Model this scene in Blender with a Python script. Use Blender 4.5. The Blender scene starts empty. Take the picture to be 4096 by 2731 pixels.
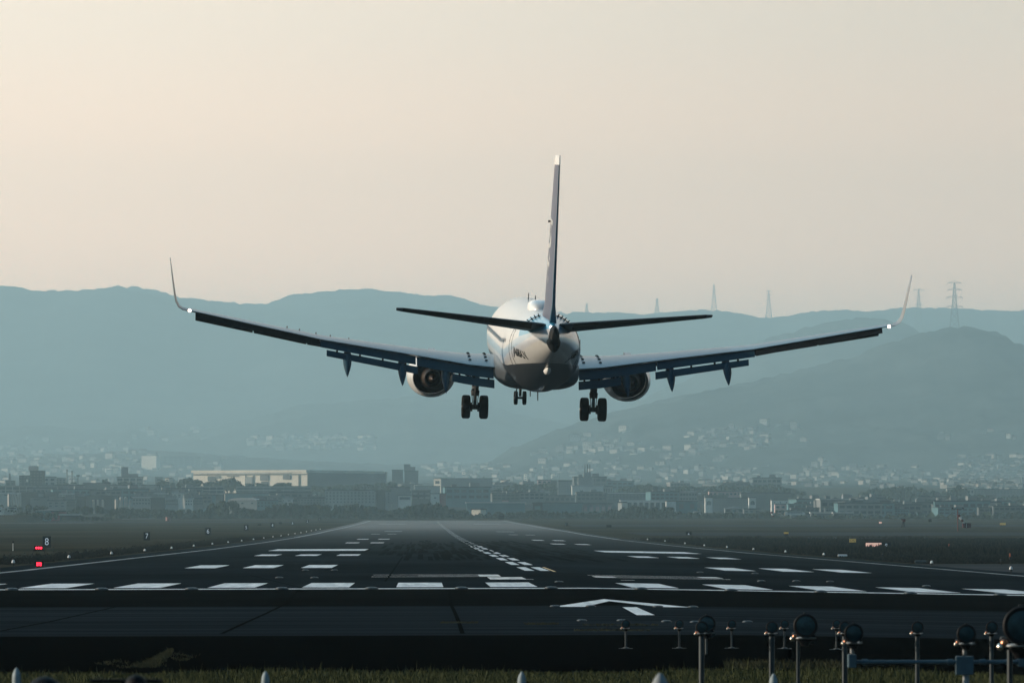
import bpy, bmesh, math, random
from mathutils import Vector, Matrix
random.seed(7)
rad = math.radians
SC = bpy.context.scene
COL = SC.collection

# ------------------------------------------------------------------ camera
F = 24700.0; W0, H0 = 4096.0, 2731.0
CAMZ = 2.32
VPX, VPY = 1690.0, 2102.0
yaw = math.atan((W0/2 - VPX)/F)          # to the right of the runway heading
pitch = math.atan((VPY - H0/2)/F)
cd = bpy.data.cameras.new('camera'); cam = bpy.data.objects.new('camera', cd); COL.objects.link(cam)
cam.location = (0, 0, CAMZ)
cam.rotation_euler = (rad(90) + pitch, 0, -yaw)
cd.sensor_width = 36.0; cd.lens = 36.0*F/W0
cd.clip_start = 1.0; cd.clip_end = 60000.0
cd.dof.use_dof = True; cd.dof.focus_distance = 420.0; cd.dof.aperture_fstop = 11.0
SC.camera = cam
SC.render.resolution_x = 1024; SC.render.resolution_y = 682
RM = cam.rotation_euler.to_matrix()

def at(px, py, D):
    d = RM @ Vector(((px - W0/2)/F, (H0/2 - py)/F, -1.0))
    k = D/d.y
    return Vector((d.x*k, D, CAMZ + d.z*k))

# ------------------------------------------------------------------ sky and sun
SUN_EL, SUN_AZ = 13.0, -86.0             # azimuth measured clockwise from +Y (the runway heading)
w = bpy.data.worlds.new('World'); SC.world = w; w.use_nodes = True
nt = w.node_tree; nt.nodes.clear()
def N(t, **k):
    n = nt.nodes.new(t)
    for a, b in k.items(): setattr(n, a, b)
    return n
sky = N('ShaderNodeTexSky', sky_type='NISHITA', sun_disc=False, sun_elevation=rad(SUN_EL), sun_rotation=rad(SUN_AZ),
        altitude=50.0, air_density=1.0, dust_density=3.0, ozone_density=1.0)
tc = N('ShaderNodeTexCoord'); sep = N('ShaderNodeSeparateXYZ')
nt.links.new(tc.outputs['Generated'], sep.inputs[0])
el = N('ShaderNodeValToRGB')             # colour of the hazy air by elevation (sine of the angle)
el.color_ramp.interpolation = 'EASE'
cr = el.color_ramp.elements
EL = [(0.0, (2.50,1.45,0.90)), (0.035, (2.25,1.34,0.86)), (0.06, (1.60,1.08,0.76)), (0.085, (1.30,1.00,0.76)), (0.20, (1.05,1.05,0.98)), (0.42, (0.28,0.54,0.72)), (1.0, (0.08,0.27,0.42))]
cr[0].position = EL[0][0]; cr[0].color = (*EL[0][1], 1)
cr[1].position = EL[-1][0]; cr[1].color = (*EL[-1][1], 1)
for p, c in EL[1:-1]:
    e = cr.new(p); e.color = (*c, 1)
nt.links.new(sep.outputs['Z'], el.inputs[0])
az = N('ShaderNodeMapRange'); az.interpolation_type = 'SMOOTHSTEP'
az.inputs['From Min'].default_value = -0.10; az.inputs['From Max'].default_value = 0.12
az.inputs['To Min'].default_value = 1.16; az.inputs['To Max'].default_value = 0.80
nt.links.new(sep.outputs['X'], az.inputs['Value'])
tint = N('ShaderNodeMix', data_type='RGBA', blend_type='MULTIPLY'); tint.inputs[0].default_value = 1.0
nt.links.new(sky.outputs[0], tint.inputs[6]); tint.inputs[7].default_value = (0.05, 0.085, 0.11, 1)
air = N('ShaderNodeVectorMath', operation='SCALE')     # haze glow near the horizon, in radiance/0.1
nt.links.new(el.outputs[0], air.inputs[0]); nt.links.new(az.outputs[0], air.inputs['Scale'])
# the hazy glow is strongest ahead and towards the sun, dull blue behind the viewer
dm = N('ShaderNodeMath', operation='MULTIPLY_ADD'); nt.links.new(sep.outputs['X'], dm.inputs[0]); dm.inputs[1].default_value = -0.55; nt.links.new(sep.outputs['Y'], dm.inputs[2])
bk = N('ShaderNodeValToRGB'); bk.color_ramp.interpolation = 'EASE'
bk.color_ramp.elements[0].position = 0.10; bk.color_ramp.elements[0].color = (0.07, 0.16, 0.24, 1)
bk.color_ramp.elements[1].position = 0.75; bk.color_ramp.elements[1].color = (1, 1, 1, 1)
nt.links.new(dm.outputs[0], bk.inputs[0])
bm2 = N('ShaderNodeVectorMath', operation='MULTIPLY'); nt.links.new(air.outputs[0], bm2.inputs[0]); nt.links.new(bk.outputs[0], bm2.inputs[1])
air2 = N('ShaderNodeVectorMath', operation='SCALE'); nt.links.new(bm2.outputs[0], air2.inputs[0]); air2.inputs['Scale'].default_value = 10.0
add = N('ShaderNodeVectorMath', operation='ADD'); nt.links.new(air2.outputs[0], add.inputs[0]); nt.links.new(tint.outputs[2], add.inputs[1])
bg = N('ShaderNodeBackground'); bg.inputs['Strength'].default_value = 0.10
nt.links.new(add.outputs[0], bg.inputs['Color'])
wo = N('ShaderNodeOutputWorld'); nt.links.new(bg.outputs[0], wo.inputs['Surface'])

sl = bpy.data.lights.new('sun', 'SUN'); so = bpy.data.objects.new('sun', sl); COL.objects.link(so)
sl.energy = 5.0; sl.angle = rad(0.6); sl.color = (1.0, 0.83, 0.64)
sdir = Vector((math.sin(rad(SUN_AZ))*math.cos(rad(SUN_EL)), math.cos(rad(SUN_AZ))*math.cos(rad(SUN_EL)), math.sin(rad(SUN_EL))))
so.rotation_euler = (-sdir).to_track_quat('-Z', 'Y').to_euler(); so.location = (0, 0, 300)
SC.view_settings.view_transform = 'Standard'; SC.view_settings.look = 'None'
SC.view_settings.exposure = 0.13; SC.view_settings.gamma = 1.0
try: SC.cycles.volume_bounces = 4
except Exception: pass

# ------------------------------------------------------------------ materials
MATS = {}
def mat(name, col, rough=0.8, spec=0.3, metal=0.0, noise=0.0, scale=1.0, stretch=(1,1,1), emit=None, es=1.0, col2=None, coat=0.0, detail=4.0, coords='Object', bump=0.0):
    if name in MATS: return MATS[name]
    m = bpy.data.materials.new(name); m.use_nodes = True; MATS[name] = m
    t = m.node_tree; b = t.nodes['Principled BSDF']
    b.inputs['Base Color'].default_value = (*col, 1)
    b.inputs['Roughness'].default_value = rough; b.inputs['Metallic'].default_value = metal
    b.inputs['Specular IOR Level'].default_value = spec
    b.inputs['Coat Weight'].default_value = coat
    if noise > 0 or col2:
        c = t.nodes.new('ShaderNodeTexCoord'); mp = t.nodes.new('ShaderNodeMapping'); mp.inputs['Scale'].default_value = stretch
        nz = t.nodes.new('ShaderNodeTexNoise'); nz.inputs['Scale'].default_value = scale; nz.inputs['Detail'].default_value = detail
        nz.inputs['Roughness'].default_value = 0.6
        r = t.nodes.new('ShaderNodeValToRGB')
        a = col2 if col2 else tuple(min(1, x*(1+noise)) for x in col)
        d = col if col2 else tuple(x*(1-noise) for x in col)
        r.color_ramp.elements[0].position = 0.32; r.color_ramp.elements[1].position = 0.68
        r.color_ramp.elements[0].color = (*d, 1); r.color_ramp.elements[1].color = (*a, 1)
        t.links.new(c.outputs[coords], mp.inputs[0]); t.links.new(mp.outputs[0], nz.inputs['Vector'])
        t.links.new(nz.outputs['Fac'], r.inputs[0]); t.links.new(r.outputs[0], b.inputs['Base Color'])
        if bump:
            bp = t.nodes.new('ShaderNodeBump'); bp.inputs['Strength'].default_value = bump; bp.inputs['Distance'].default_value = 0.02
            t.links.new(nz.outputs['Fac'], bp.inputs['Height']); t.links.new(bp.outputs[0], b.inputs['Normal'])
    if emit:
        b.inputs['Emission Color'].default_value = (*emit, 1); b.inputs['Emission Strength'].default_value = es
    return m

def far_gloss(m, y0, y1, spec_far, rough_near=0.95, rough_far=0.35):
    """gloss rises along the runway to imitate the mirage reflection at its end"""
    t = m.node_tree; b = t.nodes['Principled BSDF']
    c = t.nodes.new('ShaderNodeTexCoord'); s = t.nodes.new('ShaderNodeSeparateXYZ'); r = t.nodes.new('ShaderNodeMapRange')
    r.inputs['From Min'].default_value = y0; r.inputs['From Max'].default_value = y1; r.interpolation_type = 'SMOOTHSTEP'
    r.inputs['To Min'].default_value = 0; r.inputs['To Max'].default_value = spec_far
    t.links.new(c.outputs['Object'], s.inputs[0]); t.links.new(s.outputs['Y'], r.inputs['Value']); t.links.new(r.outputs[0], b.inputs['Specular IOR Level'])
    r2 = t.nodes.new('ShaderNodeMapRange'); r2.inputs['From Min'].default_value = 0; r2.inputs['From Max'].default_value = spec_far
    r2.inputs['To Min'].default_value = 0.95; r2.inputs['To Max'].default_value = 0.45
    t.links.new(r.outputs[0], r2.inputs['Value']); t.links.new(r2.outputs[0], b.inputs['Roughness'])

M_grass = mat('grass_field', (0.020,0.019,0.011), 1, 0, col2=(0.060,0.052,0.034), scale=0.02, stretch=(1.0,0.35,1))
M_grassnear = mat('grass_blades', (0.015,0.026,0.008), 0.9, 0.05, col2=(0.085,0.092,0.042), scale=2.5)
M_grassdry = mat('dry_grass', (0.028,0.019,0.012), 1, 0.05, col2=(0.090,0.062,0.040), scale=1.2)
M_asph = mat('runway_asphalt', (0.0042,0.0064,0.0082), 0.95, 0.0, col2=(0.014,0.021,0.027), scale=0.25, stretch=(0.25,0.06,1), detail=8)
far_gloss(M_asph, 600, 1900, 0.035)
M_asph2 = mat('fresh_asphalt', (0.0014,0.0016,0.0018), 0.95, 0.0, col2=(0.003,0.0034,0.0038), scale=0.5, stretch=(0.3,0.2,1))
M_asph3 = mat('old_asphalt', (0.007,0.0100,0.0125), 0.95, 0.0, col2=(0.021,0.030,0.037), scale=0.5, stretch=(0.10,0.9,1), detail=9)
M_apron_shadow = mat('painted_shadow_apron', (0.0005,0.0005,0.0006), 1, 0.0, noise=0.5, scale=0.7, stretch=(0.2,1,1))  # near-black colour paints the shadow lying across the apron
M_seam = mat('joint_tar', (0.001,0.001,0.001), 1, 0)
M_rubber = mat('rubber_marks', (0.0018,0.002,0.0022), 0.9, 0.0, noise=0.5, scale=0.4, stretch=(1,0.02,1))
M_paint = mat('road_paint', (0.42,0.48,0.51), 0.5, 0.5, col2=(0.90,0.93,0.93), scale=1.6, stretch=(1.6,0.06,1), detail=8)
M_paintw = mat('worn_paint', (0.12,0.145,0.155), 0.7, 0.1, col2=(0.36,0.40,0.41), scale=0.8, stretch=(1,0.15,1), detail=8)
M_gold = mat('gold_glint', (0.75,0.52,0.20), 0.6, 0.3, noise=0.1, scale=1)
M_taxi = mat('taxiway_concrete', (0.05,0.056,0.06), 0.9, 0.0, noise=0.3, scale=0.05, stretch=(0.3,1,1))
M_hill = mat('hill_forest', (0.008,0.014,0.014), 1, 0.0, col2=(0.075,0.090,0.085), scale=0.005, detail=10, bump=0)
M_leaf = mat('foliage', (0.010,0.018,0.010), 0.9, 0.05, col2=(0.035,0.05,0.025), scale=0.5)
M_bark = mat('bark', (0.05,0.04,0.03), 0.9, 0.1, noise=0.3, scale=2)
M_alu = mat('brushed_metal', (0.20,0.21,0.22), 0.32, 0.5, metal=0.9, noise=0.12, scale=3)
M_galv = mat('galvanised_steel', (0.020,0.033,0.041), 0.42, 0.4, metal=0.2, noise=0.2, scale=4)
M_black = mat('black_paint', (0.008,0.008,0.009), 0.6, 0.15, noise=0.2, scale=4)
M_rub = mat('tyre_rubber', (0.006,0.006,0.006), 0.85, 0.15, noise=0.2, scale=6)
M_lens = mat('lamp_glass', (0.018,0.055,0.072), 0.22, 0.5, metal=0.4, noise=0.4, scale=9)
M_red = mat('red_lamp', (0.6,0.02,0.03), 0.4, 0.5, emit=(1.0,0.012,0.03), es=7)
M_redp = mat('red_paint', (0.12,0.02,0.022), 0.6, 0.3, noise=0.15, scale=2)
M_whitep = mat('white_paint', (0.78,0.79,0.77), 0.5, 0.4, noise=0.06, scale=2)
M_yellow = mat('yellow_sign_face', (0.55,0.42,0.12), 0.6, 0.3, noise=0.1, scale=3, emit=(0.9,0.6,0.15), es=0.12)
M_pink = mat('pale_sign_face', (0.85,0.62,0.52), 0.7, 0.3, noise=0.1, scale=5, emit=(1.0,0.56,0.44), es=0.55)  # emission stands in for sunlight on the pale sign face
M_dot = mat('white_reflector', (0.85,0.9,0.95), 0.4, 0.5, emit=(0.75,0.88,1.0), es=0.35)
M_conc = mat('pole_concrete', (0.30,0.33,0.34), 0.8, 0.2, noise=0.2, scale=5)

# ------------------------------------------------------------------ helpers
def tag(o, label=None, cat=None, group=None, kind=None):
    if label: o['label'] = label
    if cat: o['category'] = cat
    if group: o['group'] = group
    if kind: o['kind'] = kind
    return o
def link(o, parent=None):
    COL.objects.link(o)
    if parent is not None: o.parent = parent
    return o
def empty(name, loc=(0,0,0), rz=0.0):
    o = bpy.data.objects.new(name, None); COL.objects.link(o); o.location = loc; o.rotation_euler = (0,0,rz)
    o.empty_display_size = 0.5
    return o
def copy_tree(o, parent=None):
    c = o.copy(); COL.objects.link(c); c.parent = parent
    for ch in list(o.children): copy_tree(ch, c)
    return c

class MB:
    def __init__(s): s.v = []; s.f = []; s.mi = []
    def add(s, vs, fs, mi=0):
        n = len(s.v); s.v += [tuple(p) for p in vs]; s.f += [tuple(i+n for i in f) for f in fs]; s.mi += [mi]*len(fs); return s
    def box(s, c, d, mi=0, rot=None):
        x, y, z = [q/2 for q in d]; vs = [Vector((a*x, b*y, e*z)) for a in (-1,1) for b in (-1,1) for e in (-1,1)]
        if rot is not None: vs = [rot @ p for p in vs]
        c = Vector(c); vs = [p+c for p in vs]
        return s.add(vs, [(0,1,3,2),(4,6,7,5),(0,4,5,1),(2,3,7,6),(0,2,6,4),(1,5,7,3)], mi)
    def bar(s, a, b, r0, r1=None, n=8, mi=0, caps=True):
        a = Vector(a); b = Vector(b); r1 = r0 if r1 is None else r1
        d = (b-a).normalized(); u = d.orthogonal().normalized(); v = d.cross(u)
        vs = []
        for k in range(n):
            t = 2*math.pi*(k+0.5)/n; q = u*math.cos(t)+v*math.sin(t)
            vs += [a+q*r0, b+q*r1]
        fs = [(2*k, 2*((k+1)%n), 2*((k+1)%n)+1, 2*k+1) for k in range(n)]
        if caps: fs += [tuple(2*k for k in range(n))[::-1], tuple(2*k+1 for k in range(n))]
        return s.add(vs, fs, mi)
    def lathe(s, prof, o=(0,0,0), axis='Z', n=24, mi=0, capA=True, capB=True):
        """prof: (axial, radius) list"""
        o = Vector(o); vs = []
        for (h, r) in prof:
            for k in range(n):
                t = 2*math.pi*k/n; a, b = r*math.cos(t), r*math.sin(t)
                p = {'Z': (a,b,h), 'Y': (a,h,b), 'X': (h,a,b)}[axis]
                vs.append(Vector(p)+o)
        fs = []
        for i in range(len(prof)-1):
            for k in range(n):
                k2 = (k+1) % n; fs.append((i*n+k, i*n+k2, (i+1)*n+k2, (i+1)*n+k))
        if capA: fs.append(tuple(range(n))[::-1])
        if capB: fs.append(tuple((len(prof)-1)*n+k for k in range(n)))
        return s.add(vs, fs, mi)
    def loft(s, rings, mi=0, capA=True, capB=True, closed=True):
        n = len(rings[0]); vs = [p for r in rings for p in r]; fs = []
        for i in range(len(rings)-1):
            for k in range(n if closed else n-1):
                k2 = (k+1) % n; fs.append((i*n+k, i*n+k2, (i+1)*n+k2, (i+1)*n+k))
        if capA: fs.append(tuple(range(n))[::-1])
        if capB: fs.append(tuple((len(rings)-1)*n+k for k in range(n)))
        return s.add(vs, fs, mi)
    def prism(s, pts, a, b, mi=0):
        """pts: list of 3D points of a face; extruded by vector b-a"""
        d = Vector(b)-Vector(a); n = len(pts)
        vs = [Vector(p) for p in pts]+[Vector(p)+d for p in pts]
        fs = [tuple(range(n))[::-1], tuple(range(n, 2*n))]+[(k, (k+1)%n, (k+1)%n+n, k+n) for k in range(n)]
        return s.add(vs, fs, mi)
    def mesh(s, name, mats, smooth=False, fix=True):
        me = bpy.data.meshes.new(name); me.from_pydata(s.v, [], s.f)
        for m in (mats if isinstance(mats, (list, tuple)) else [mats]): me.materials.append(m)
        me.polygons.foreach_set('material_index', s.mi)
        if fix:
            bm = bmesh.new(); bm.from_mesh(me); bmesh.ops.recalc_face_normals(bm, faces=bm.faces); bm.to_mesh(me); bm.free()
        if smooth:
            me.polygons.foreach_set('use_smooth', [True]*len(me.polygons))
            if smooth != 'all':
                try: me.set_sharp_from_angle(angle=rad(smooth if smooth is not True else 40))
                except Exception: pass
        me.update(); return me
    def build(s, name, mats, parent=None, smooth=False, loc=None, fix=True):
        o = bpy.data.objects.new(name, s.mesh(name, mats, smooth, fix)); link(o, parent)
        if loc is not None: o.location = loc
        return o
def inst(name, me, parent, loc=(0,0,0), rot=(0,0,0), sc=(1,1,1)):
    o = bpy.data.objects.new(name, me); link(o, parent); o.location = loc; o.rotation_euler = rot; o.scale = sc
    return o

def text_mesh(txt, size, name, m, parent=None, extrude=0.01, align='CENTER', bold=0.0):
    cu = bpy.data.curves.new(name+'_curve', 'FONT'); cu.body = txt; cu.size = size; cu.align_x = align; cu.align_y = 'CENTER'
    cu.extrude = extrude; cu.offset = bold; cu.resolution_u = 3
    to = bpy.data.objects.new(name+'_tmp', cu); COL.objects.link(to)
    bpy.context.view_layer.update()
    dg = bpy.context.evaluated_depsgraph_get(); me = bpy.data.meshes.new_from_object(to.evaluated_get(dg))
    bpy.data.objects.remove(to); bpy.data.curves.remove(cu)
    me.name = name; me.materials.clear(); me.materials.append(m)
    o = bpy.data.objects.new(name, me); link(o, parent); return o

def interp(x, T):
    if x <= T[0][0]: return T[0][1]
    for (a, p), (b, q) in zip(T, T[1:]):
        if x <= b: return p+(q-p)*(x-a)/(b-a)
    return T[-1][1]
def sm(t): t = max(0.0, min(1.0, t)); return t*t*(3-2*t)

# ------------------------------------------------------------------ terrain heights
CL = 6.2                                                     # runway centreline
PROF = [(-300,0),(233,0),(345,-.1),(655,-.1),(875,.05),(1093,.33),(1311,.72),(1492,1.2),(1780,1.8),(2023,2.5),(2332,3.35),
        (2553,4.1),(2700,4.7),(2900,5.6),(3200,7.5),(3500,9.7),(4500,21),(5500,36),(8000,62),(9500,75),(23000,200)]
def cross(X):
    u = X-CL
    return -0.0026*min(-u, 30) if u < 0 else -0.0167*min(u, 30)
def gz(X, Y):
    return interp(Y, PROF) + cross(X)*(1-max(0, min(1, (Y-1093)/(2023-1093))))

R1 = [(0,683),(80,677),(150,683),(200,681),(320,665),(380,676),(420,688),(500,697),(580,703),(620,702),(680,680),(760,672),(850,668),(950,680),
      (1000,684),(1035,682),(1075,694),(1110,705),(1180,716),(1260,722),(1340,720),(1400,721),(1470,726),(1540,720),(1590,715),(1640,717),(1700,727),(1745,735),
      (1800,730),(1860,718),(1930,716),(1980,722),(2020,716),(2060,710),(2120,712),(2160,711),(2230,716),(2300,720),(2352,716)]
R2 = [(1600,860),(1700,800),(1800,768),(1870,748),(1920,738),(1970,731),(2055,740),(2085,752),(2110,768),(2200,795),(2352,840)]
R3 = [(1250,1000),(1400,950),(1600,905),(1800,862),(1950,822),(2060,785),(2110,770),(2150,760),(2200,754),(2260,762),(2310,788),(2352,808),(2500,880)]
R4 = [(0,985),(100,978),(200,990),(330,982),(400,1002),(500,985),(620,958),(700,935),(800,928),(950,915),(1100,928),(1200,960),(1400,1000),(1500,1012)]
R5 = [(0,1062),(200,1050),(330,1038),(420,1042),(520,1050),(700,1062),(900,1072),(1300,1075),(1600,1062),(1900,1050),(2100,1035),(2200,1010),(2300,990),(2352,985)]
def ns(x, s): # cheap 1-D noise
    return math.sin(x*0.013+s)*0.5+math.sin(x*0.031+2.1*s)*0.3+math.sin(x*0.083+4.7*s)*0.2
LAY = [(R1, 18000, 4500, 11), (R2, 13500, 2600, 7), (R3, 10300, 2600, 5), (R4, 14500, 2600, 6), (R5, 11800, 2600, 4)]
def ridge(L, X):
    T, D, wd, amp = L
    px = (VPX + X*F/D)/1.7415
    if px < T[0][0]:
        e = (T[0][0]-px); y = T[0][1] + (0 if T is R1 or T is R4 or T is R5 else e*0.5) + 12*ns(e, 1.0)-12*ns(0, 1.0)
    elif px > T[-1][0]:
        e = px-T[-1][0]; y = T[-1][1] + (0 if T is R1 else e*0.35) + 12*ns(e, 2.0)-12*ns(0, 2.0)
    else: y = interp(px, T)
    return CAMZ + (VPY - y*1.7415)*D/F
from mathutils import noise as mn
def relief(X, Y):
    a = mn.fractal(Vector((X/1500.0, Y/2600.0, 3.7)), 1.0, 2.1, 5)
    return a
def hz(X, Y):
    b = gz(X, Y); z = b
    for i, L in enumerate(LAY):
        t = abs(Y-L[1])/L[2]
        if t < 1:
            zr = ridge(L, X)
            s = 0.5+0.5*math.cos(math.pi*t)
            z = max(z, b+(zr-b)*s*(1+.42*relief(X+i*900, Y)*(1-s**4)*min(1, s*3)))
    return z

EDGE_L, EDGE_R = -25.2, 37.2
XS = [-8000,-4500,-3000,-2000,-1200,-700,-400,-200,-110,-60,-40,EDGE_L-0.02,-23.8,-10,CL,20,36.2,EDGE_R+0.02,50,70,110,200,400,700,1200,2000,3000,4500,8000]
YS = [-300,-50,40,91,132,180,228,233,345,500,655,875,1093,1200,1311,1400,1492,1640,1780,1900,2023,2180,2332,2553,2700,2900,3200,3500,4000,4500,5000,5500]
def sheet(name, xs, ys, m, off, kind='structure', zf=gz, mask=None):
    b = MB(); vs = [(x, y, zf(x, y)+off) for y in ys for x in xs]; n = len(xs)
    fs = [(j*n+i, j*n+i+1, (j+1)*n+i+1, (j+1)*n+i) for j in range(len(ys)-1) for i in range(n-1)]
    b.add(vs, fs); o = b.build(name, m, fix=False)
    if kind: o['kind'] = kind
    return o
def ground_z(x, y):
    return gz(x, y) - (0.05 if (EDGE_L-1 < x < EDGE_R+1 and 30 < y < 2750) or (33 < x < 1e4 and 370 < y < 480) else 0.0)
sheet('ground', XS, YS, M_grass, 0.0, zf=ground_z)
xr = [EDGE_L,-23.8,-10,CL,20,36.2,EDGE_R]
sheet('runway', xr, [y for y in YS if 228 <= y <= 2553]+[2690], M_asph, 0.0)
XW = [-200,-110,-60,-40]+xr[:1]+xr[1:]+[50,70,110,200]
sheet('new_asphalt_strip', XW, [180.02,227.98], M_asph2, 0.001)
sheet('old_asphalt_strip', XW, [132.02,179.98], M_asph3, 0.001)
sheet('painted_shadow_apron', XW, [99.0,131.98], M_apron_shadow, 0.001)
# taxiway entry at the right edge and taxiways crossing the grass
def patch(name, quads, m, off=0.004, kind='structure'):
    b = MB()
    for q in quads:
        b.add([(x, y, gz(x, y)+off) for x, y in q], [tuple(range(len(q)))])
    o = b.build(name, m, fix=False); o['kind'] = kind; return o
def strip(x0, x1, y0, y1, slices=1):
    out = []
    for k in range(slices):
        a = y0+(y1-y0)*k/slices; c = y0+(y1-y0)*(k+1)/slices
        xx = [x0]+[q for q in (CL,) if x0 < q < x1]+[x1]
        for p, q in zip(xx, xx[1:]): out.append([(p,a),(q,a),(q,c),(p,c)])
    return out
sheet('taxiway', [EDGE_R,50,70,110,200], [377,400,430,470], M_taxi, 0.002)
b = MB()
for (x0, x1, y0, y1) in [(46,700,1250,1420),(46,900,1840,2080),(-900,-46,2330,2440)]:
    for p, q in zip([x0]+[k for k in XS if x0<k<x1], [k for k in XS if x0<k<x1]+[x1]):
        yy = [y0]+[k for k in YS if y0<k<y1]+[y1]
        for a, c in zip(yy, yy[1:]):
            b.add([(p,a,gz(p,a)+.15),(q,a,gz(q,a)+.15),(q,c,gz(q,c)+.15),(p,c,gz(p,c)+.15)], [(0,1,2,3)])
o = b.build('taxiway', M_taxi, fix=False); o['kind'] = 'structure'

# ------------------------------------------------------------------ painted markings
q = []
for s in (-1, 1):
    for k in range(8):
        c = CL + s*(2.7+3.6*k); q += [[(c-.9,236),(c+.9,236),(c+.9,256.5),(c-.9,256.5)]]
patch('threshold_stripes', q, M_paint)
patch('threshold_line', strip(-24.5, 36.0, 229.0, 231.6), M_paint)
YY = [y for y in YS if 233 < y <= 2553]+[2660]; YY = [256.6]+YY
def line(x, wd, y0, y1):
    ys = [y0]+[y for y in YS if y0 < y < y1]+[y1]
    return [[(x-wd/2,a),(x+wd/2,a),(x+wd/2,c),(x-wd/2,c)] for a, c in zip(ys, ys[1:])]
patch('edge_line', line(CL-28.5, .55, 233, 1090)+line(CL+28.5, .55, 233, 1090), M_paintw)
patch('edge_line', line(CL-28.5, .9, 1090, 2640)+line(CL+28.5, .9, 1090, 2640), M_paintw, 0.03)
q = []
y = 333.0
while y < 2500:
    q += line(CL, 1.35 if y < 700 else 1.1, y, y+(30 if y < 700 else 24)); y += 51.5
patch('centreline_dashes', [r for r in q if r[0][1] < 700], M_paint, 0.005)
patch('centreline_dashes', [r for r in q if 700 <= r[0][1] < 1090], M_paintw, 0.005)
patch('centreline_dashes', [r for r in q if r[0][1] >= 1090], M_paintw, 0.03)
q = []
for s in (-1, 1):
    for c in (12.4, 15.8, 19.2): q += [[(CL+s*c-.9,361),(CL+s*c+.9,361),(CL+s*c+.9,388),(CL+s*c-.9,388)]]
    for c in (12.4, 15.8, 19.2): q += line(CL+s*c, 1.8, 509, 534)
    q += line(CL+s*16.7, 9.6, 612, 655)
    for c in (12.4, 15.8): q += line(CL+s*c, 1.8, 836, 862)
    for c in (12.4, 15.8): q += line(CL+s*c, 1.8, 985, 1010)
patch('touchdown_markings', q, M_paint, 0.005)
q = []
for s in (-1, 1):
    q += line(CL+s*16.7, 9.6, 2150, 2210)+line(CL+s*12.4, 1.8, 1250, 1276)+line(CL+s*15.8, 1.8, 1250, 1276)+line(CL+s*13, 4, 1420, 1448)
patch('touchdown_markings', q, M_paintw, 0.04)
# runway designation: 3 and 2 above L, as painted strokes
Y0, Y1 = 290.0, 303.5
q = []
def dg(x0, x1, a, c): return [[(x0,a),(x1,a),(x1,c),(x0,c)]]
x0, x1 = CL-8.6, CL-2.5                                      # 3
q += dg(x0, x1-1.0, Y0, Y0+1.1)+dg(x0+2.2, x1-1.0, Y0+5.9, Y0+7.1)+dg(x0, x1-1.0, Y1-1.1, Y1)+dg(x1-1.0, x1, Y0+.2, Y1-.2)
x0, x1 = CL+1.9, CL+8.2                                      # 2
q += dg(x0+1.0, x1, Y0-2, Y0-0.9)+dg(x0+0.0, x0+1.0, Y0-2, Y0+5)+dg(x0, x1-1.0, Y0+5, Y0+6.2)+dg(x1-1.0, x1, Y0+5, Y1-.2)+dg(x0, x1-1.0, Y1-1.1, Y1)
x0 = CL-3.2                                                  # L
q += dg(x0, x0+1.6, 272.8, 286.5)+dg(x0+1.6, x0+6.4, 272.8, 273.9)
patch('runway_number', q, M_paint)
patch('joint_glint', [[(CL+.72,326),(CL+.86,326),(CL+.98,364),(CL+.84,364)]], M_gold, 0.006)  # gold strip paints the sun glint on a pavement joint
ax = CL-0.45
patch('arrow_marking', [[(ax-2.0,177.5),(ax-1.1,177.2),(ax,190.3),(ax,195.5)],[(ax,195.5),(ax,190.3),(ax+1.1,177.2),(ax+2.0,177.5)],
                        [(ax-0.05,176),(ax+.35,176),(ax+.28,160.5),(ax-.18,160.5)]], M_paint, 0.008)
# joints, cracks and patches in the pavement
q = []
def crack(pts, wd):
    out = []
    for (xa, ya), (xb, yb) in zip(pts, pts[1:]):
        out.append([(xa-wd,ya),(xa+wd,ya),(xb+wd,yb),(xb-wd,yb)])
    return out
def g(px, py):                                               # ground point under a picture point
    D = 60.0
    for _ in range(4000):
        p = at(px, py, D)
        if p.z <= gz(p.x, D): return (p.x, D)
        D *= 1.002
    return (p.x, D)
q += crack([g(0,2524),g(200,2486),g(360,2450),g(476,2424)], .05)
q += crack([g(887,2534),g(960,2500),g(1060,2455),g(1149,2412),g(1170,2385),g(1196,2356)], .05)
q += crack([g(1850,2534),g(1836,2490),g(1820,2450),g(1803,2415),g(1800,2385),g(1797,2357)], .05)
q += crack([g(1540,2325),g(1560,2300),g(1590,2255),g(1612,2224)], .05)
q += crack([g(1208,2350),g(1000,2300),g(900,2310)][:2], .04)
random.seed(3)
for k in range(26):                                          # short dark seams across
    x = random.uniform(-14, 24); y = random.choice([150,153,158,165,172,178.6,238,262,283,320,355])
    L = random.uniform(1.0, 6); q.append([(x,y),(x+L,y+random.uniform(-.1,.1)),(x+L,y+.25),(x,y+.2)])
patch('pavement_joints', q, M_seam, 0.0065)
q = []
random.seed(5)
for k in range(260):
    s = random.choice((-1,1)); c = CL+s*abs(random.gauss(4.5, 3.0)); a = random.uniform(430, 880); L = random.uniform(15, 90)
    q += line(c, random.uniform(.25,.6), a, a+L)
patch('rubber_marks', q, M_rubber, 0.003)
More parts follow.
